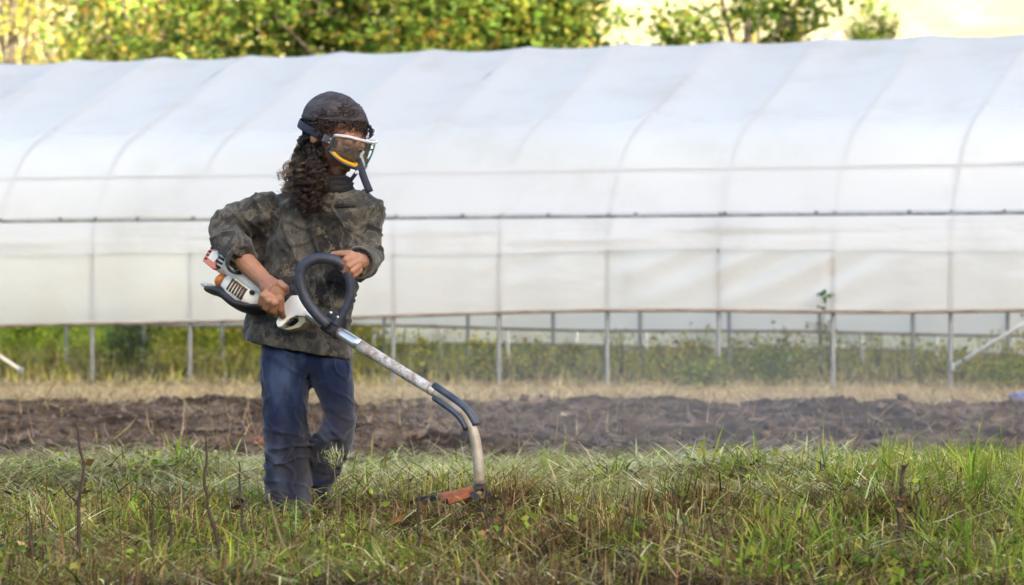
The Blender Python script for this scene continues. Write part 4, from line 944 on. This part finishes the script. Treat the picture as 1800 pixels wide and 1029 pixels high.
# ------------------------------------------------------------------ goggles
gog = empty('safety_goggles', Hd(40, 0, -4), 'clear wraparound safety goggles with navy strap over the person\'s eyes', 'goggles')
def gp(ph, u, r=1.0):     # point on the lens: angle round the face, height
    a = R(ph); return Hd(6 + 60 * r * math.cos(a) ** .8 if abs(ph) < 89 else 6, 53 * r * math.sin(a), u)
def top_u(ph): return 18.5 - 9 * (abs(ph) / 68) ** 4
def bot_u(ph): return -30 + 15 * (abs(ph) / 68) ** 3
def lens_mat():
    t = NT('goggle_lens'); gl = t.n('BsdfGlossy', Roughness=.04); gl.inputs[0].default_value = (1, 1, 1, 1); tp = t.n('BsdfTransparent'); tp.inputs[0].default_value = (.64, .61, .55, 1)
    fr = t.n('LayerWeight', Blend=.42); ad = t.n('Math', operation='MULTIPLY_ADD'); t.l(fr.outputs['Fresnel'], ad.inputs[0]); ad.inputs[1].default_value = .9; ad.inputs[2].default_value = .07; ad.use_clamp = True
    df = t.n('BsdfDiffuse'); df.inputs[0].default_value = (.55, .55, .57, 1); m0 = t.n('MixShader'); m0.inputs[0].default_value = .07; t.l(tp.outputs[0], m0.inputs[1]); t.l(df.outputs[0], m0.inputs[2])
    m = t.n('MixShader'); t.l(ad.outputs[0], m.inputs[0]); t.l(m0.outputs[0], m.inputs[1]); t.l(gl.outputs[0], m.inputs[2]); t.l(m.outputs[0], t.o.inputs[0]); return t.m
AMBER = M_noise('amber_vinyl', (.85, .42, .012), (.92, .52, .02), 20, .4, 0)
CLEARV = M_noise('clear_vinyl_rim', (.40, .40, .44), (.55, .55, .60), 15, .2, 0)
DARKV = M_noise('smoked_vinyl', (.03, .028, .032), (.07, .06, .06), 15, .3, 0)
lm = MB(); phs = np.linspace(-66, 66, 34); vs = []; fs = []
for a in phs:
    for t in np.linspace(0, 1, 10): vs.append(gp(a, bot_u(a) + (top_u(a) - bot_u(a)) * t, 1.13 + .035 * math.sin(math.pi * t)))
for i in range(33):
    for q in range(9): fs.append((i * 10 + q, (i + 1) * 10 + q, (i + 1) * 10 + q + 1, i * 10 + q + 1))
lm.add(vs, fs); lens = lm.build('lens', lens_mat(), gog)
MB().tube([gp(a, top_u(a) + 2, 1.14) for a in np.linspace(-68, 68, 30)], [(2.2 * U, 2.8 * U)] * 30, 8).build('top_rim', CLEARV, gog)
MB().tube([gp(a, bot_u(a) - 1, 1.12) for a in np.linspace(-68, 68, 30)], [(2.6 * U, 3.2 * U)] * 30, 8).build('lower_rim', DARKV, gog)
for s in (-1, 1): MB().tube([gp(s * 67.5, bot_u(67) - 1 + (top_u(67) + 3 - bot_u(67)) * t, 1.13 + .03 * math.sin(math.pi * t)) for t in np.linspace(0, 1, 8)], [(2.6 * U, 3.0 * U)] * 8, 8).build('side_rim', DARKV, gog)
am = MB(); vs = []; fs = []
for a in np.linspace(-61, -6, 26):
    for t in (0, .25, .5, .75, 1): vs.append(gp(a, bot_u(a) + 1 + 15 * t * math.sin(math.pi * (a + 62) / 58) ** .7, 1.141 + .009 * t))
for i in range(25):
    for q in range(4): fs.append((i * 5 + q, (i + 1) * 5 + q, (i + 1) * 5 + q + 1, i * 5 + q + 1))
am.add(vs, fs); ao = am.build('foam_pad', AMBER, gog); tag(ao, 'amber strip along the lower rim'); so = ao.modifiers.new('thick', 'SOLIDIFY'); so.thickness = .002
for s in (-1, 1):
    sk = MB(); vs = []; fs = []
    for a in np.linspace(58, 84, 8):
        for t in np.linspace(0, 1, 6): vs.append(gp(s * a, -9 + 15 * t, 1.11 - .10 * (a - 58) / 26))
    for i in range(7):
        for q in range(5): fs.append((i * 6 + q, (i + 1) * 6 + q, (i + 1) * 6 + q + 1, i * 6 + q + 1))
    sk.add(vs, fs); so_ = sk.build('side_shield', DARKV, gog); md = so_.modifiers.new('thick', 'SOLIDIFY'); md.thickness = .003
    for dz in (-4, 3): MB().ell(gp(s * 71, dz, 1.10), HF * 1.8 * U, HL * 1.8 * U, HU * 1.8 * U, 10).build('vent', CLEARV, gog)
MB().tube([Hd(-8 + 64 * math.cos(R(a)), 51.5 * math.sin(R(a)), -2 + 3 * math.cos(R(a))) for a in np.linspace(80, 280, 30)], [(1.2 * U, 7.5 * U)] * 30, 10, True, flat=Hd(0, 1, 0) - Hd(0, 0, 0)).build('strap', NAVY, gog)
MB().tube([P(*q) for q in spline([(628, 280, -40), (634, 296, -44), (641, 316, -48), (650, 338, -52)], 10)], [(2 * U, 6.5 * U)] * 10, 8, flat=(0, 1, 0)).build('strap_tail', NAVY, gog)
MB().box(P(627, 303, -50), (3.5 * U, 0, 1 * U), (0, 1.5 * U, 0), (-1 * U, 0, 2.6 * U)).build('buckle', CLEARV, gog, bevel=.001)
MB().tube([P(630, 283, -42), P(627, 303, -48), P(616, 318, -46)], [(1.5 * U, 3.5 * U)] * 3, 8, flat=(0, 1, 0)).build('chin_strap', NAVY, gog)

# ------------------------------------------------------------------ string trimmer
tl = P(843, 880, -280); tl.z = float(gz(tl.x, tl.y))
trim = empty('string_trimmer', tl, 'worn petrol string trimmer with black loop handle and bent shaft in the person\'s hands', 'trimmer')
ALU = M_noise('aluminium_tube', (.55, .57, .62), (.70, .72, .76), 8, .28, .05, .001, metal=.85)
def worn():
    t = NT('worn_painted_tube'); v = t.coords(); a = t.noise(v, 26, 6, .7); bb = t.noise(v, 60, 4, .7)
    c = t.ramp(a, [(.30, (.16, .11, .09)), (.44, (.30, .25, .23)), (.54, (.48, .46, .45)), (.7, (.60, .59, .58))]); c = t.mixc(t.ramp(bb, [(.35, (.6, .6, .6)), (.5, (0, 0, 0))]), c, (.14, .08, .05))
    t.l(c, t.p.inputs['Base Color']); t.p.inputs['Roughness'].default_value = .5; t.p.inputs['Metallic'].default_value = .25; t.bump(a, .2, .001); return t.m
WORN = worn(); CREAM = M_noise('cream_housing', (.52, .50, .45), (.72, .71, .66), 9, .5, .1, .002, detail=7, lo=.28)
WHITEP = M_noise('white_plastic', (.66, .65, .62), (.80, .80, .78), 8, .45, .05, .001, lo=.25); REDP = M_noise('faded_red_plastic', (.50, .12, .09), (.62, .24, .19), 10, .5, .1, .001)
ORANGE = M_noise('orange_plastic', (.42, .12, .025), (.55, .19, .05), 12, .5, .1, .001); RUST = M_noise('rusted_steel', (.10, .028, .012), (.27, .085, .03), 22, .85, .5, .003)
OLIVE = M_noise('dusty_guard_plastic', (.22, .20, .13), (.36, .33, .22), 18, .6, .1, .001); BROWNV = M_noise('vent_brown', (.04, .028, .02), (.09, .06, .04), 30, .8, 0)  # brown of the vent grille on the cylinder cover
BLUEB = M_noise('scuffed_black_tape', (.016, .024, .045), (.05, .065, .10), 22, .5, .3, .002)
NQ = (TN * U, TQ * U, TX * U)
def tring(a, n, q, rn, rq, e=.7): return (T(a, n, q), TN * rn * U, TQ * rq * U, e)
MB().tube([T(t) for t in np.linspace(-76, 64, 14)], 9.8 * U, 16).build('shaft', ALU, trim)
MB().tube([T(t) for t in np.linspace(64, 236, 14)], [10.0 * U - .9 * U * i / 13 for i in range(14)], 16).build('worn_shaft', WORN, trim)
bend = spline([(*T(228),), (*P(806, 719, -258),), (*P(824, 742, -265),), (*P(834, 768, -271),), (*P(840, 805, -276),), (*P(843, 852, -280),)], 26)
MB().tube([Vector(q) for q in bend], [9.0 * U] * 26, 14).build('bent_shaft', M_noise('dull_bent_tube', (.20, .165, .12), (.36, .33, .29), 14, .5, .1, .001, metal=.2), trim)
for sgn, a0, a1 in ((-1, 0, 13), (1, 1, 13)):
    pts = []
    for i in range(a0, a1):
        t = Vector(bend[min(i + 1, 25)] - bend[max(i - 1, 0)]).normalized(); nn = t.cross(Vector((0, 1, 0))).normalized(); pts.append(Vector(bend[i]) - nn * sgn * 8.6 * U + Vector((0, -3 * U, 0)))
    MB().tube(pts, [(9 * U, (6.8 if sgn < 0 else 5.2) * U)] * len(pts), 10, flat=(0, 1, 0)).build('coupling_sleeve', BLUEB, trim)
# loop handle
LP = [(577, 572), (557, 553), (536, 524), (527, 492), (533, 468), (552, 456), (577, 455), (600, 464), (613, 484), (616, 508), (611, 535), (600, 556), (589, 573)]
lq = spline([(a_, b_, -140 - 6 * math.sin(i / 12 * math.pi)) for i, (a_, b_) in enumerate(LP)], 54)
MB().tube([P(*q) for q in lq], [(9.4 - 2.2 * sstep(.62, .8, i / 53)) * U for i in range(54)], 16).build('loop_handle', M_noise('loop_foam', (.012, .016, .032), (.030, .036, .062), 30, .6, .2, .001), trim)
MB().rings([tring(a, 4, 4, 17, 17, .6) for a in (-12, -10, 13, 15)], 20).build('handle_bracket', BLACK, trim, bevel=.002)
MB().box(T(2, 20, 10), TN * 8 * U, TQ * 10 * U, TX * 15 * U).build('clamp', BLACK, trim, bevel=.003)
for s in (-7, 10): MB().tube([T(s, 22, 18), T(s, 22, 23)], 3.2 * U, 6).build('screw', ALU, trim)
# rear grip, trigger housing
MB().rings([tring(a, n, 0, r, r * .95, .85) for a, n, r in ((-150, 0, 17), (-135, 0, 14.5), (-110, 0, 13.5), (-92, 1, 14))], 18).build('rear_grip', BLACK, trim)
def extr(poly, q0, q1, name, mat, bev=2.5, dep=None):
    """plate cut in the (a, n) outline, from depth q0 to q1"""
    m = MB(); k_ = len(poly); v = [T(a, n, q0) for a, n in poly] + [T(a, n, q1) for a, n in poly]
    f = [tuple(range(k_)), tuple(range(2 * k_ - 1, k_ - 1, -1))] + [(i, i + k_, (i + 1) % k_ + k_, (i + 1) % k_) for i in range(k_)]
    m.add(v, f); return m.build(name, mat, trim, bevel=bev * U)
extr([(-103, -8), (-98, 12), (-88, 18), (-70, 16), (-58, 11), (-56, -9), (-68, -13), (-78, -26), (-83, -44), (-90, -48), (-97, -42), (-101, -24)], -14, 15, 'trigger_housing', WHITEP, 4)
extr([(-70, -12), (-58, -8), (-50, -14), (-54, -28), (-68, -40), (-80, -46), (-76, -40), (-66, -30), (-62, -20)], -9, 8, 'trigger_guard', OLIVE, 2)
extr([(-80, -16), (-74, -15), (-70, -24), (-76, -36), (-80, -34), (-76, -26)], -5, 12, 'trigger', BLACK, 1)
# engine
MB().rings([tring(a, n, q, rn, rq, .62) for a, n, q, rn, rq in ((-262, 0, -6, 17, 30), (-240, -1, -6, 18, 34), (-205, -2, -4, 17, 34), (-170, -3, 0, 17, 30), (-140, -2, 0, 17, 24), (-122, -1, 0, 15, 17))], 24).build('top_cover', CREAM, trim)
MB().rings([tring(a, n, q, rn, rq, .75) for a, n, q, rn, rq in ((-234, -26, -4, 8, 18), (-226, -29, -3, 17, 30), (-205, -31, -2, 22, 34), (-180, -31, -2, 22, 33), (-155, -27, -2, 18, 28), (-136, -20, -2, 9, 16))], 24).build('cylinder_cover', CREAM, trim)
for i in range(6): MB().box(T(-206 + i * 6.5, -27 - .5 * i, 30.5), TX * 1.8 * U, TN * 11 * U, TQ * 2.4 * U).build('vent_slot', BROWNV, trim)
MB().tube([T(-160, -19, 27), T(-160, -19, 32)], 4.2 * U, 10).build('screw', BLACK, trim)
st = MB().rings([tring(a, n, -6, rn, rq, .55) for a, n, rn, rq in ((-282, 3, 17, 26), (-278, 3, 23, 34), (-252, 3, 25, 37), (-238, 2, 22, 36))], 24).build('starter_cover', WHITEP, trim)
extr([(-280, -18), (-281, 2), (-270, 26), (-262, 26), (-262, 4), (-246, -16), (-252, -21)], 24, 33.5, 'starter_panel', REDP, 2)
extr([(-273, -8), (-272, 6), (-262, 12), (-254, 2), (-258, -10)], 32, 34.2, 'starter_badge', WHITEP, 1)
for i in range(4):
    MB().box(T(-249.5, -12 + 7.5 * i, 30), TX * 7 * U, TN * 1.9 * U, TQ * 3.4 * U).build('starter_slot', BLACK, trim)
    MB().box(T(-275.5, -11 + 7 * i, 31.5), TX * 2.6 * U, TN * 1.8 * U, TQ * 3.2 * U).build('starter_slot', BLACK, trim)
MB().ell(T(-241, -31, 2), TX * 12 * U, TN * 15 * U, TQ * 20 * U, 16).build('air_filter_knob', ORANGE, trim)
MB().ell(T(-222, -30, 18), TX * 7 * U, TN * 8 * U, TQ * 8 * U, 12).build('primer_bulb', BLACK, trim)
MB().rings([tring(a, n, -2, rn, rq, .8) for a, n, rn, rq in ((-262, -55, 3, 14), (-256, -56, 6, 24), (-238, -50, 8, 30), (-222, -46, 11, 33), (-200, -49, 11, 34), (-184, -51, 9, 33), (-165, -45, 9, 30), (-142, -34, 7, 20), (-134, -29, 3, 10))], 20).build('fuel_tank', BLACK, trim)
MB().rings([tring(a, n, 4, rn, 16, .8) for a, n, rn in ((-268, -54, 3), (-258, -52, 6), (-246, -48, 4))], 14).build('tank_lip', WORN, trim)
MB().tube([T(-232, 22, 4), T(-200, 26, 2), T(-150, 20, 10), T(-104, 14, 12)], 2.2 * U, 8).build('throttle_cable', BLACK, trim)
# head and guard
HB = P(843, 856, -280)
def guard(rows, name, mat, th=.005):
    m = MB(); v = []; f = []; n = 13
    for (px, py, d, hw, skirt) in rows:
        for i in range(n):
            t = i / (n - 1) * 2 - 1; c = P(px, py, d); v.append(c + Vector((abs(t) ** 2 * 8 * U, t * hw * U, -skirt * U * abs(t) ** 3 - 3 * U * t * t)))
    for i in range(len(rows) - 1):
        for q in range(n - 1): f.append((i * n + q, i * n + q + 1, (i + 1) * n + q + 1, (i + 1) * n + q))
    m.add(v, f); o = m.build(name, mat, trim); s_ = o.modifiers.new('thick', 'SOLIDIFY'); s_.thickness = th; return o
guard([(850, 850, -280, 9, 4), (838, 852, -280, 13, 8), (820, 857, -280, 20, 10), (800, 862, -280, 30, 13), (780, 866, -280, 40, 14), (768, 868, -280, 46, 13)], 'rusty_guard', RUST)
guard([(784, 868, -280, 50, 22), (765, 870, -280, 60, 28), (745, 873, -280, 64, 28), (730, 877, -280, 58, 24), (720, 882, -280, 44, 18)], 'guard_underside_shade', M_noise('underside_black', (.006, .006, .008), (.014, .013, .014), 20, 1.0, .2, .002, spec=.1))  # near-black piece standing in for the shaded hollow under the guard
MB().rings([(P(842, y, -280), Vector((r * U, 0, 0)), Vector((0, r * U, 0))) for y, r in ((852, 9), (858, 14), (862, 15), (866, 24), (880, 26), (888, 22), (892, 12))], 20).build('spool_head', BLACK, trim)
MB().tube([P(866, 884, -280), P(905, 889, -290), P(940, 894, -296)], 1.1 * U, 5).build('cutting_line', M_noise('nylon_line', (.5, .25, .05), (.6, .3, .06), 20, .5, 0), trim)

# ------------------------------------------------------------------ single weeds and small things in the field
def stalk(pts, r, label, twigs=(), group='dry weed stalks standing in the stubble', lf=0, mat=None):
    """pts: photo (px, py) at one distance Z, first the foot"""
    Z = pts[0]; r = r * 1.35; q = [PX(a, b_, Z) for a, b_ in pts[1:]]; foot = q[0].copy(); foot.z = float(gz(foot.x, foot.y)); q[0] = foot - Vector((0, 0, .02))
    root = empty('weed_stalk', foot, label, 'weed stalk', group); n = 14
    c = spline([tuple(v) for v in q], n); c[1:-1] += rng.normal(0, .0025, (n - 2, 3)) * np.array([1, 1, .2])
    MB().tube([Vector(v) for v in c], [r * (1.1 - .65 * i / (n - 1)) * (1.25 if i % 4 == 1 else 1) for i in range(n)], 6).build('stem', mat or DSTEM, root)
    for (i0, dx, dz) in twigs:
        s = Vector(c[int(i0 * (n - 1))]); MB().tube([s, s + Vector((dx * .5, .01, dz * .35)), s + Vector((dx, .015, dz))], [r * .6, r * .45, r * .25], 5).build('twig', mat or DSTEM, root)
    if lf:
        l = Litter(); k_ = rng.integers(2, n - 1, lf); pts_ = c[k_] + rng.normal(0, .008, (lf, 3)); l.add(leaves(pts_, rng.uniform(.015, .04, lf), pick(BROWN + STRAW[2:3], lf))); l.build('dead_leaves', DRY, root)
    return root
stalk((8.7, (140, 992), (139, 930), (138, 882), (146, 822), (139, 780), (133, 742)), .0045, 'tall dark forked weed stalk at the far left with a knot halfway', ((.45, -.065, .075), (.47, -.03, .03)), lf=10)
stalk((8.5, (398, 1005), (386, 960), (368, 905), (361, 860), (362, 805), (361, 760)), .0045, 'tall bent weed stalk left of the jeans', ((.55, .02, .03),))
stalk((8.7, (300, 990), (298, 940), (295, 880)), .004, 'short dark weed stalk between the two tall left ones', lf=4)
stalk((8.6, (268, 992), (269, 930), (268, 868)), .0035, 'thin brown weed stalk left of the short dark one', lf=3)
stalk((8.9, (428, 980), (424, 900), (420, 812)), .0038, 'straight brown weed stalk close to the left of the jeans', ((.6, .02, .03),), lf=5)
stalk((8.3, (512, 1015), (492, 945), (472, 868)), .0050, 'olive slanting weed stalk below the jeans', (), mat=STEMM)
stalk((8.8, (1578, 985), (1580, 905), (1583, 870), (1587, 818)), .0058, 'tallest dark weed stalk at right with broken twigs', ((.62, .028, .012), (.7, .02, .01), (.8, -.012, .012)), lf=14)
stalk((8.85, (1590, 985), (1584, 930), (1578, 880)), .0045, 'second stem leaning beside the tallest right stalk', lf=6)
stalk((8.4, (1281, 1012), (1264, 970), (1246, 906)), .0045, 'dark leaning weed stalk right of the trimmer head', ())
stalk((8.5, (1222, 1005), (1208, 950), (1186, 862)), .0032, 'thin leaning weed stalk near the brown mound', ())
stalk((8.9, (1380, 975), (1378, 940), (1376, 908)), .0035, 'short brown stalk in the middle of the right grass', ())
stalk((9.0, (1424, 972), (1436, 950), (1451, 925)), .005, 'broken brown stalk leaning right in the right grass', ())
stalk((9.3, (1611, 950), (1612, 900), (1616, 845)), .003, 'thin stalk just right of the tallest right stalk', ())
stalk((8.4, (1672, 1010), (1678, 985), (1685, 960)), .0045, 'short dark stalk near the bottom right', lf=4)
stalk((8.5, (1752, 1005), (1750, 950), (1747, 920)), .0035, 'brown stalk close to the right edge', lf=8)
stalk((8.6, (742, 990), (735, 930), (738, 870)), .0035, 'brown stalk left of the trimmer head', ((.7, .02, .03),), lf=8)
stalk((8.7, (868, 985), (858, 930), (853, 850)), .0045, 'dark stalk standing in front of the trimmer head', ((.6, .02, .04), (.75, -.02, .03)), lf=22)
stalk((8.8, (886, 980), (884, 930), (890, 862)), .0040, 'dark leafy stalk right beside the trimmer head', ((.6, .025, .04),), lf=26)
stalk((8.4, (60, 1010), (55, 960), (50, 900)), .0038, 'dark stalk at the left edge of the picture', lf=4)
stalk((8.6, (1010, 992), (1016, 950), (1022, 905)), .0035, 'brown stalk in the stubble right of the trimmer', ((.7, .02, .02),), lf=8)
stalk((8.8, (1118, 985), (1112, 930), (1104, 880)), .0035, 'brown stalk with withered leaves between trimmer and mound', ((.7, -.02, .03),), lf=14)

def tuft(px, py, Z, n, h, wid, label, spread=.3, lean=0., pal=GREEN):
    p = PX(px, py, Z); p.z = float(gz(p.x, p.y)); root = empty('grass_tuft', p, label, 'grass tuft', 'tufts of broad green grass')
    base = None
    for k_ in range(n):
        l = Litter(); a = rng.uniform(0, 6.28); q = np.array([[p.x + rng.normal(0, .012), p.y + rng.normal(0, .012), p.z - .01]])
        c = pick(pal, 1)
        l.add(blades(1, q[:, 0], q[:, 1], q[:, 2], np.array([h * rng.uniform(.6, 1.)]), np.array([wid * rng.uniform(.7, 1.2)]), np.array([abs(rng.normal(.05, spread)) + lean]), np.array([a if not lean else rng.normal(0, .5)]), np.array([rng.normal(.12, .12)]), c * .75, c * 1.15))
        l.build('blade', BLADE, root, None)
tuft(312, 836, 12.7, 14, .17, .012, 'stiff bright green grass tuft at the edge of the left mown strip', .22)
tuft(838, 990, 8.6, 9, .12, .012, 'green grass tuft below the trimmer head', .35)
tuft(1040, 960, 9.0, 7, .10, .011, 'small green tuft right of the trimmer head', .25)
tuft(1420, 960, 9.1, 16, .17, .012, 'dark green broad tuft in the right grass beside the broken stalk', .35, pal=GREEN[:2])
tuft(1710, 890, 10.9, 18, .24, .011, 'tall arching bright grass tuft near the right edge', .4)
tuft(1480, 880, 11.2, 12, .18, .010, 'light green grass tuft behind the broken stalk', .35)
tuft(1560, 860, 11.6, 12, .18, .009, 'grass tuft behind the tallest right stalk', .4)
tuft(1260, 850, 11.9, 16, .15, .009, 'dark grass tuft leaning behind the brown mound', .3, .35, GREEN[:2])
tuft(1080, 840, 12.2, 16, .15, .009, 'leaning grass tuft behind the trimmer head', .3, .3, GREEN)
tuft(1700, 960, 9.0, 16, .16, .013, 'dark broad leaved tuft at the lower right', .3, pal=GREEN[:1] + GREEN[3:4])
tuft(1220, 1000, 8.5, 8, .11, .012, 'green tuft at the bottom below the brown mound', .3)
tuft(765, 830, 13.0, 9, .17, .010, 'yellow green tuft left of the bent shaft', .2, pal=YGREEN)

def sprig(px, py, Z, h, lv, label, pal):
    """low broad leaved weed: every leaf its own part"""
    p = PX(px, py, Z); p.z = float(gz(p.x, p.y)); root = empty('broad_leaved_weed', p, label, 'weed', 'broad leaved weeds in the stubble')
    MB().tube([p - Vector((0, 0, .02)), p + Vector((.004, 0, h * .5)), p + Vector((0, 0, h))], [.003, .0025, .0015], 5).build('stem', STEMM, root)
    for k_ in range(lv):
        t = .35 + .65 * (k_ + 1) / lv; a = k_ * 2.4 + rng.random(); L_ = rng.uniform(.03, .055); d = Vector((math.cos(a), math.sin(a), rng.uniform(.1, .7))).normalized(); s_ = d.cross(Vector((0, 0, 1))).normalized(); up = s_.cross(d)
        o = p + Vector((0, 0, h * t)); v = []; n_ = 7
        for i in range(n_):
            u_ = i / (n_ - 1); wdt = .36 * L_ * math.sin(math.pi * u_ ** .75) ** .9; c = o + d * (L_ * u_) - Vector((0, 0, 1)) * (L_ * .35 * u_ * u_)
            v += [c - s_ * wdt + up * wdt * .3, c, c + s_ * wdt + up * wdt * .3]
        f = []
        for i in range(n_ - 1): f += [[3 * i, 3 * i + 1, 3 * i + 4, 3 * i + 3], [3 * i + 1, 3 * i + 2, 3 * i + 5, 3 * i + 4]]
        c = pick(pal, 1); me = fast_mesh('leaf', np.array([tuple(q) for q in v]) - np.array(p), np.array(f), True, np.repeat(c, len(v), 0)); link('leaf', me, LEAF, root)
LG = [(.07, .17, .025), (.10, .21, .03), (.13, .24, .04)]
sprig(515, 930, 9.6, .10, 6, 'bright leafy weed in front of the left jeans leg', LG)
sprig(345, 975, 8.9, .06, 7, 'low leafy weed between the left stalks', LG)
sprig(45, 985, 8.8, .05, 6, 'light green leafy weed at the lower left', LG)
sprig(560, 985, 8.8, .05, 7, 'leafy weed below the boots', LG)
sprig(985, 990, 8.6, .06, 8, 'dull green leafy weed below the trimmer at centre', [(.07, .13, .05), (.09, .15, .06)])
sprig(1120, 1000, 8.5, .06, 7, 'green leafy weed at the bottom right of centre', LG)
sprig(768, 935, 9.8, .09, 5, 'dark leaf weed under the rusty guard', [(.04, .12, .025)])
sprig(205, 925, 9.9, .05, 7, 'leafy weed beside the forked stalk', LG)
sprig(1545, 990, 8.7, .05, 7, 'leafy weed below the tallest right stalk', LG)
sprig(1790, 985, 8.8, .06, 7, 'leafy weed at the lower right corner', LG)
# cut grass flung up before the right knee, stem added to carry it
fp = PX(592, 925, 10.0); fp.z = float(gz(fp.x, fp.y)); fr = empty('flung_grass', fp, 'wispy pale cut grass flung up in front of the bent knee', 'weed')
tp_ = PX(586, 805, 10.0); MB().tube([fp, fp.lerp(tp_, .5) + Vector((.006, 0, 0)), tp_], [.002, .0016, .001], 5).build('stem', STEMM, fr)
n = 150; l = Litter(); q = np.array(tp_) + rng.normal(0, 1, (n, 3)) * np.array([.016, .012, .016]); c = pick(PALE, n) * 1.1
l.add(blades(n, q[:, 0], q[:, 1], q[:, 2], rng.uniform(.015, .05, n), np.full(n, .0014), rng.uniform(0, 1.8, n), rng.uniform(0, 6.28, n), rng.normal(0, .4, n), c, c)); l.build('plume', BLADE, fr)
# crumpled blue sheet at the right edge, reddish clump by the jeans, pale stones on the bed
def lump(name, px, py, Z, rx, ry, rz, mat, label, cat, seed, amp=.35):
    p = PX(px, py, Z); p.z = float(gz(p.x, p.y)); d = 1 + amp * vnoise(iv * 1.9 + seed) + amp * .5 * vnoise(iv * 4.5 + seed)
    v = iv * d[:, None] * np.array([rx, ry, rz]) + np.array([0, 0, rz * .55]); o = link(name, fast_mesh(name, v, itri, False), mat); o.location = p; return tag(o, label, cat)
lump('plastic_sheet', 1797, 712, 25.2, .12, .12, .045, M_noise('blue_plastic', (.015, .05, .22), (.03, .09, .34), 14, .35, .2, .004), 'crumpled blue plastic sheet on the straw at the right edge', 'plastic sheet', 5.)
lump('brick_piece', 456, 788, 17.0, .055, .04, .028, M_noise('reddish_brick', (.14, .05, .03), (.25, .09, .05), 20, .9, .5, .004), 'reddish brown lump at the soil edge left of the jeans', 'brick', 9.)
PS = M_noise('pale_stone', (.30, .26, .18), (.45, .40, .30), 14, .9, .4, .004)
lump('stone', 1668, 728, 23.0, .04, .03, .045, PS, 'pale upright stone on the dug bed at right', 'stone', 3.)
lump('stone', 990, 740, 21.8, .022, .02, .018, PS, 'small pale stone on the bed right of the bent shaft', 'stone', 4.)
lump('stone', 1543, 745, 21.0, .015, .015, .02, PS, 'tiny white stone in the middle of the right bed', 'stone', 6.)
for i, (px, py, Z, sz, lb) in enumerate(((698, 935, 9.5, .035, 'curled reddish dead leaf left of the trimmer guard'), (1265, 945, 9.4, .04, 'dead leaf on the brown mound at right'), (1410, 925, 9.9, .05, 'pale pink brown dead leaf in the right grass'))):
    p = PX(px, py, Z); p.z = float(gz(p.x, p.y)) + .05; v = []; f = []
    for a in range(7):
        for b_ in range(5):
            s_, t_ = a / 6, b_ / 4 * 2 - 1; wd = math.sin(math.pi * (.08 + .9 * s_)) * .45; v.append(((s_ - .5) * sz + .2 * sz * t_ * t_, t_ * wd * sz * .5, (t_ * t_ * .35 + .25 * s_ * s_) * sz + wd * t_ * sz * .6))
    for a in range(6):
        for b_ in range(4): f.append((a * 5 + b_, (a + 1) * 5 + b_, (a + 1) * 5 + b_ + 1, a * 5 + b_ + 1))
    o = link('dead_leaf', fast_mesh('dead_leaf', np.array(v), np.array(f), True, np.repeat(pick([(.20, .075, .035), (.30, .19, .11), (.40, .25, .18)][i:i + 1], 1), len(v), 0)), LEAF); o.location = p; tag(o, lb, 'dead leaf', 'dead leaves lying in the stubble')

# exhaust smoke and dust drifting off the trimmer towards the right
SMOKE = bpy.data.materials.new('thin_smoke'); SMOKE.use_nodes = True; _t = SMOKE.node_tree; _t.nodes.remove(_t.nodes['Principled BSDF'])
_pv = _t.nodes.new('ShaderNodeVolumePrincipled'); _pv.inputs['Color'].default_value = (.88, .91, .97, 1); _pv.inputs['Density'].default_value = .022; _pv.inputs['Anisotropy'].default_value = .1
_t.links.new(_pv.outputs[0], _t.nodes['Material Output'].inputs['Volume'])
sm = MB()
sm.ell((1.15, 15.2, .42), (1.9, -.25, 0), (.2, 3.0, 0), (0, 0, .34), 24)
so_ = sm.remesh('smoke', SMOKE, None, .06, 4, lambda co, nr: co + nr * (.10 * fbm(co * 1.5, 3))[:, None] * np.array([1, 1, .6]), 'stuff')
tag(so_, 'thin bluish exhaust smoke drifting over the bed right of the trimmer', 'smoke')
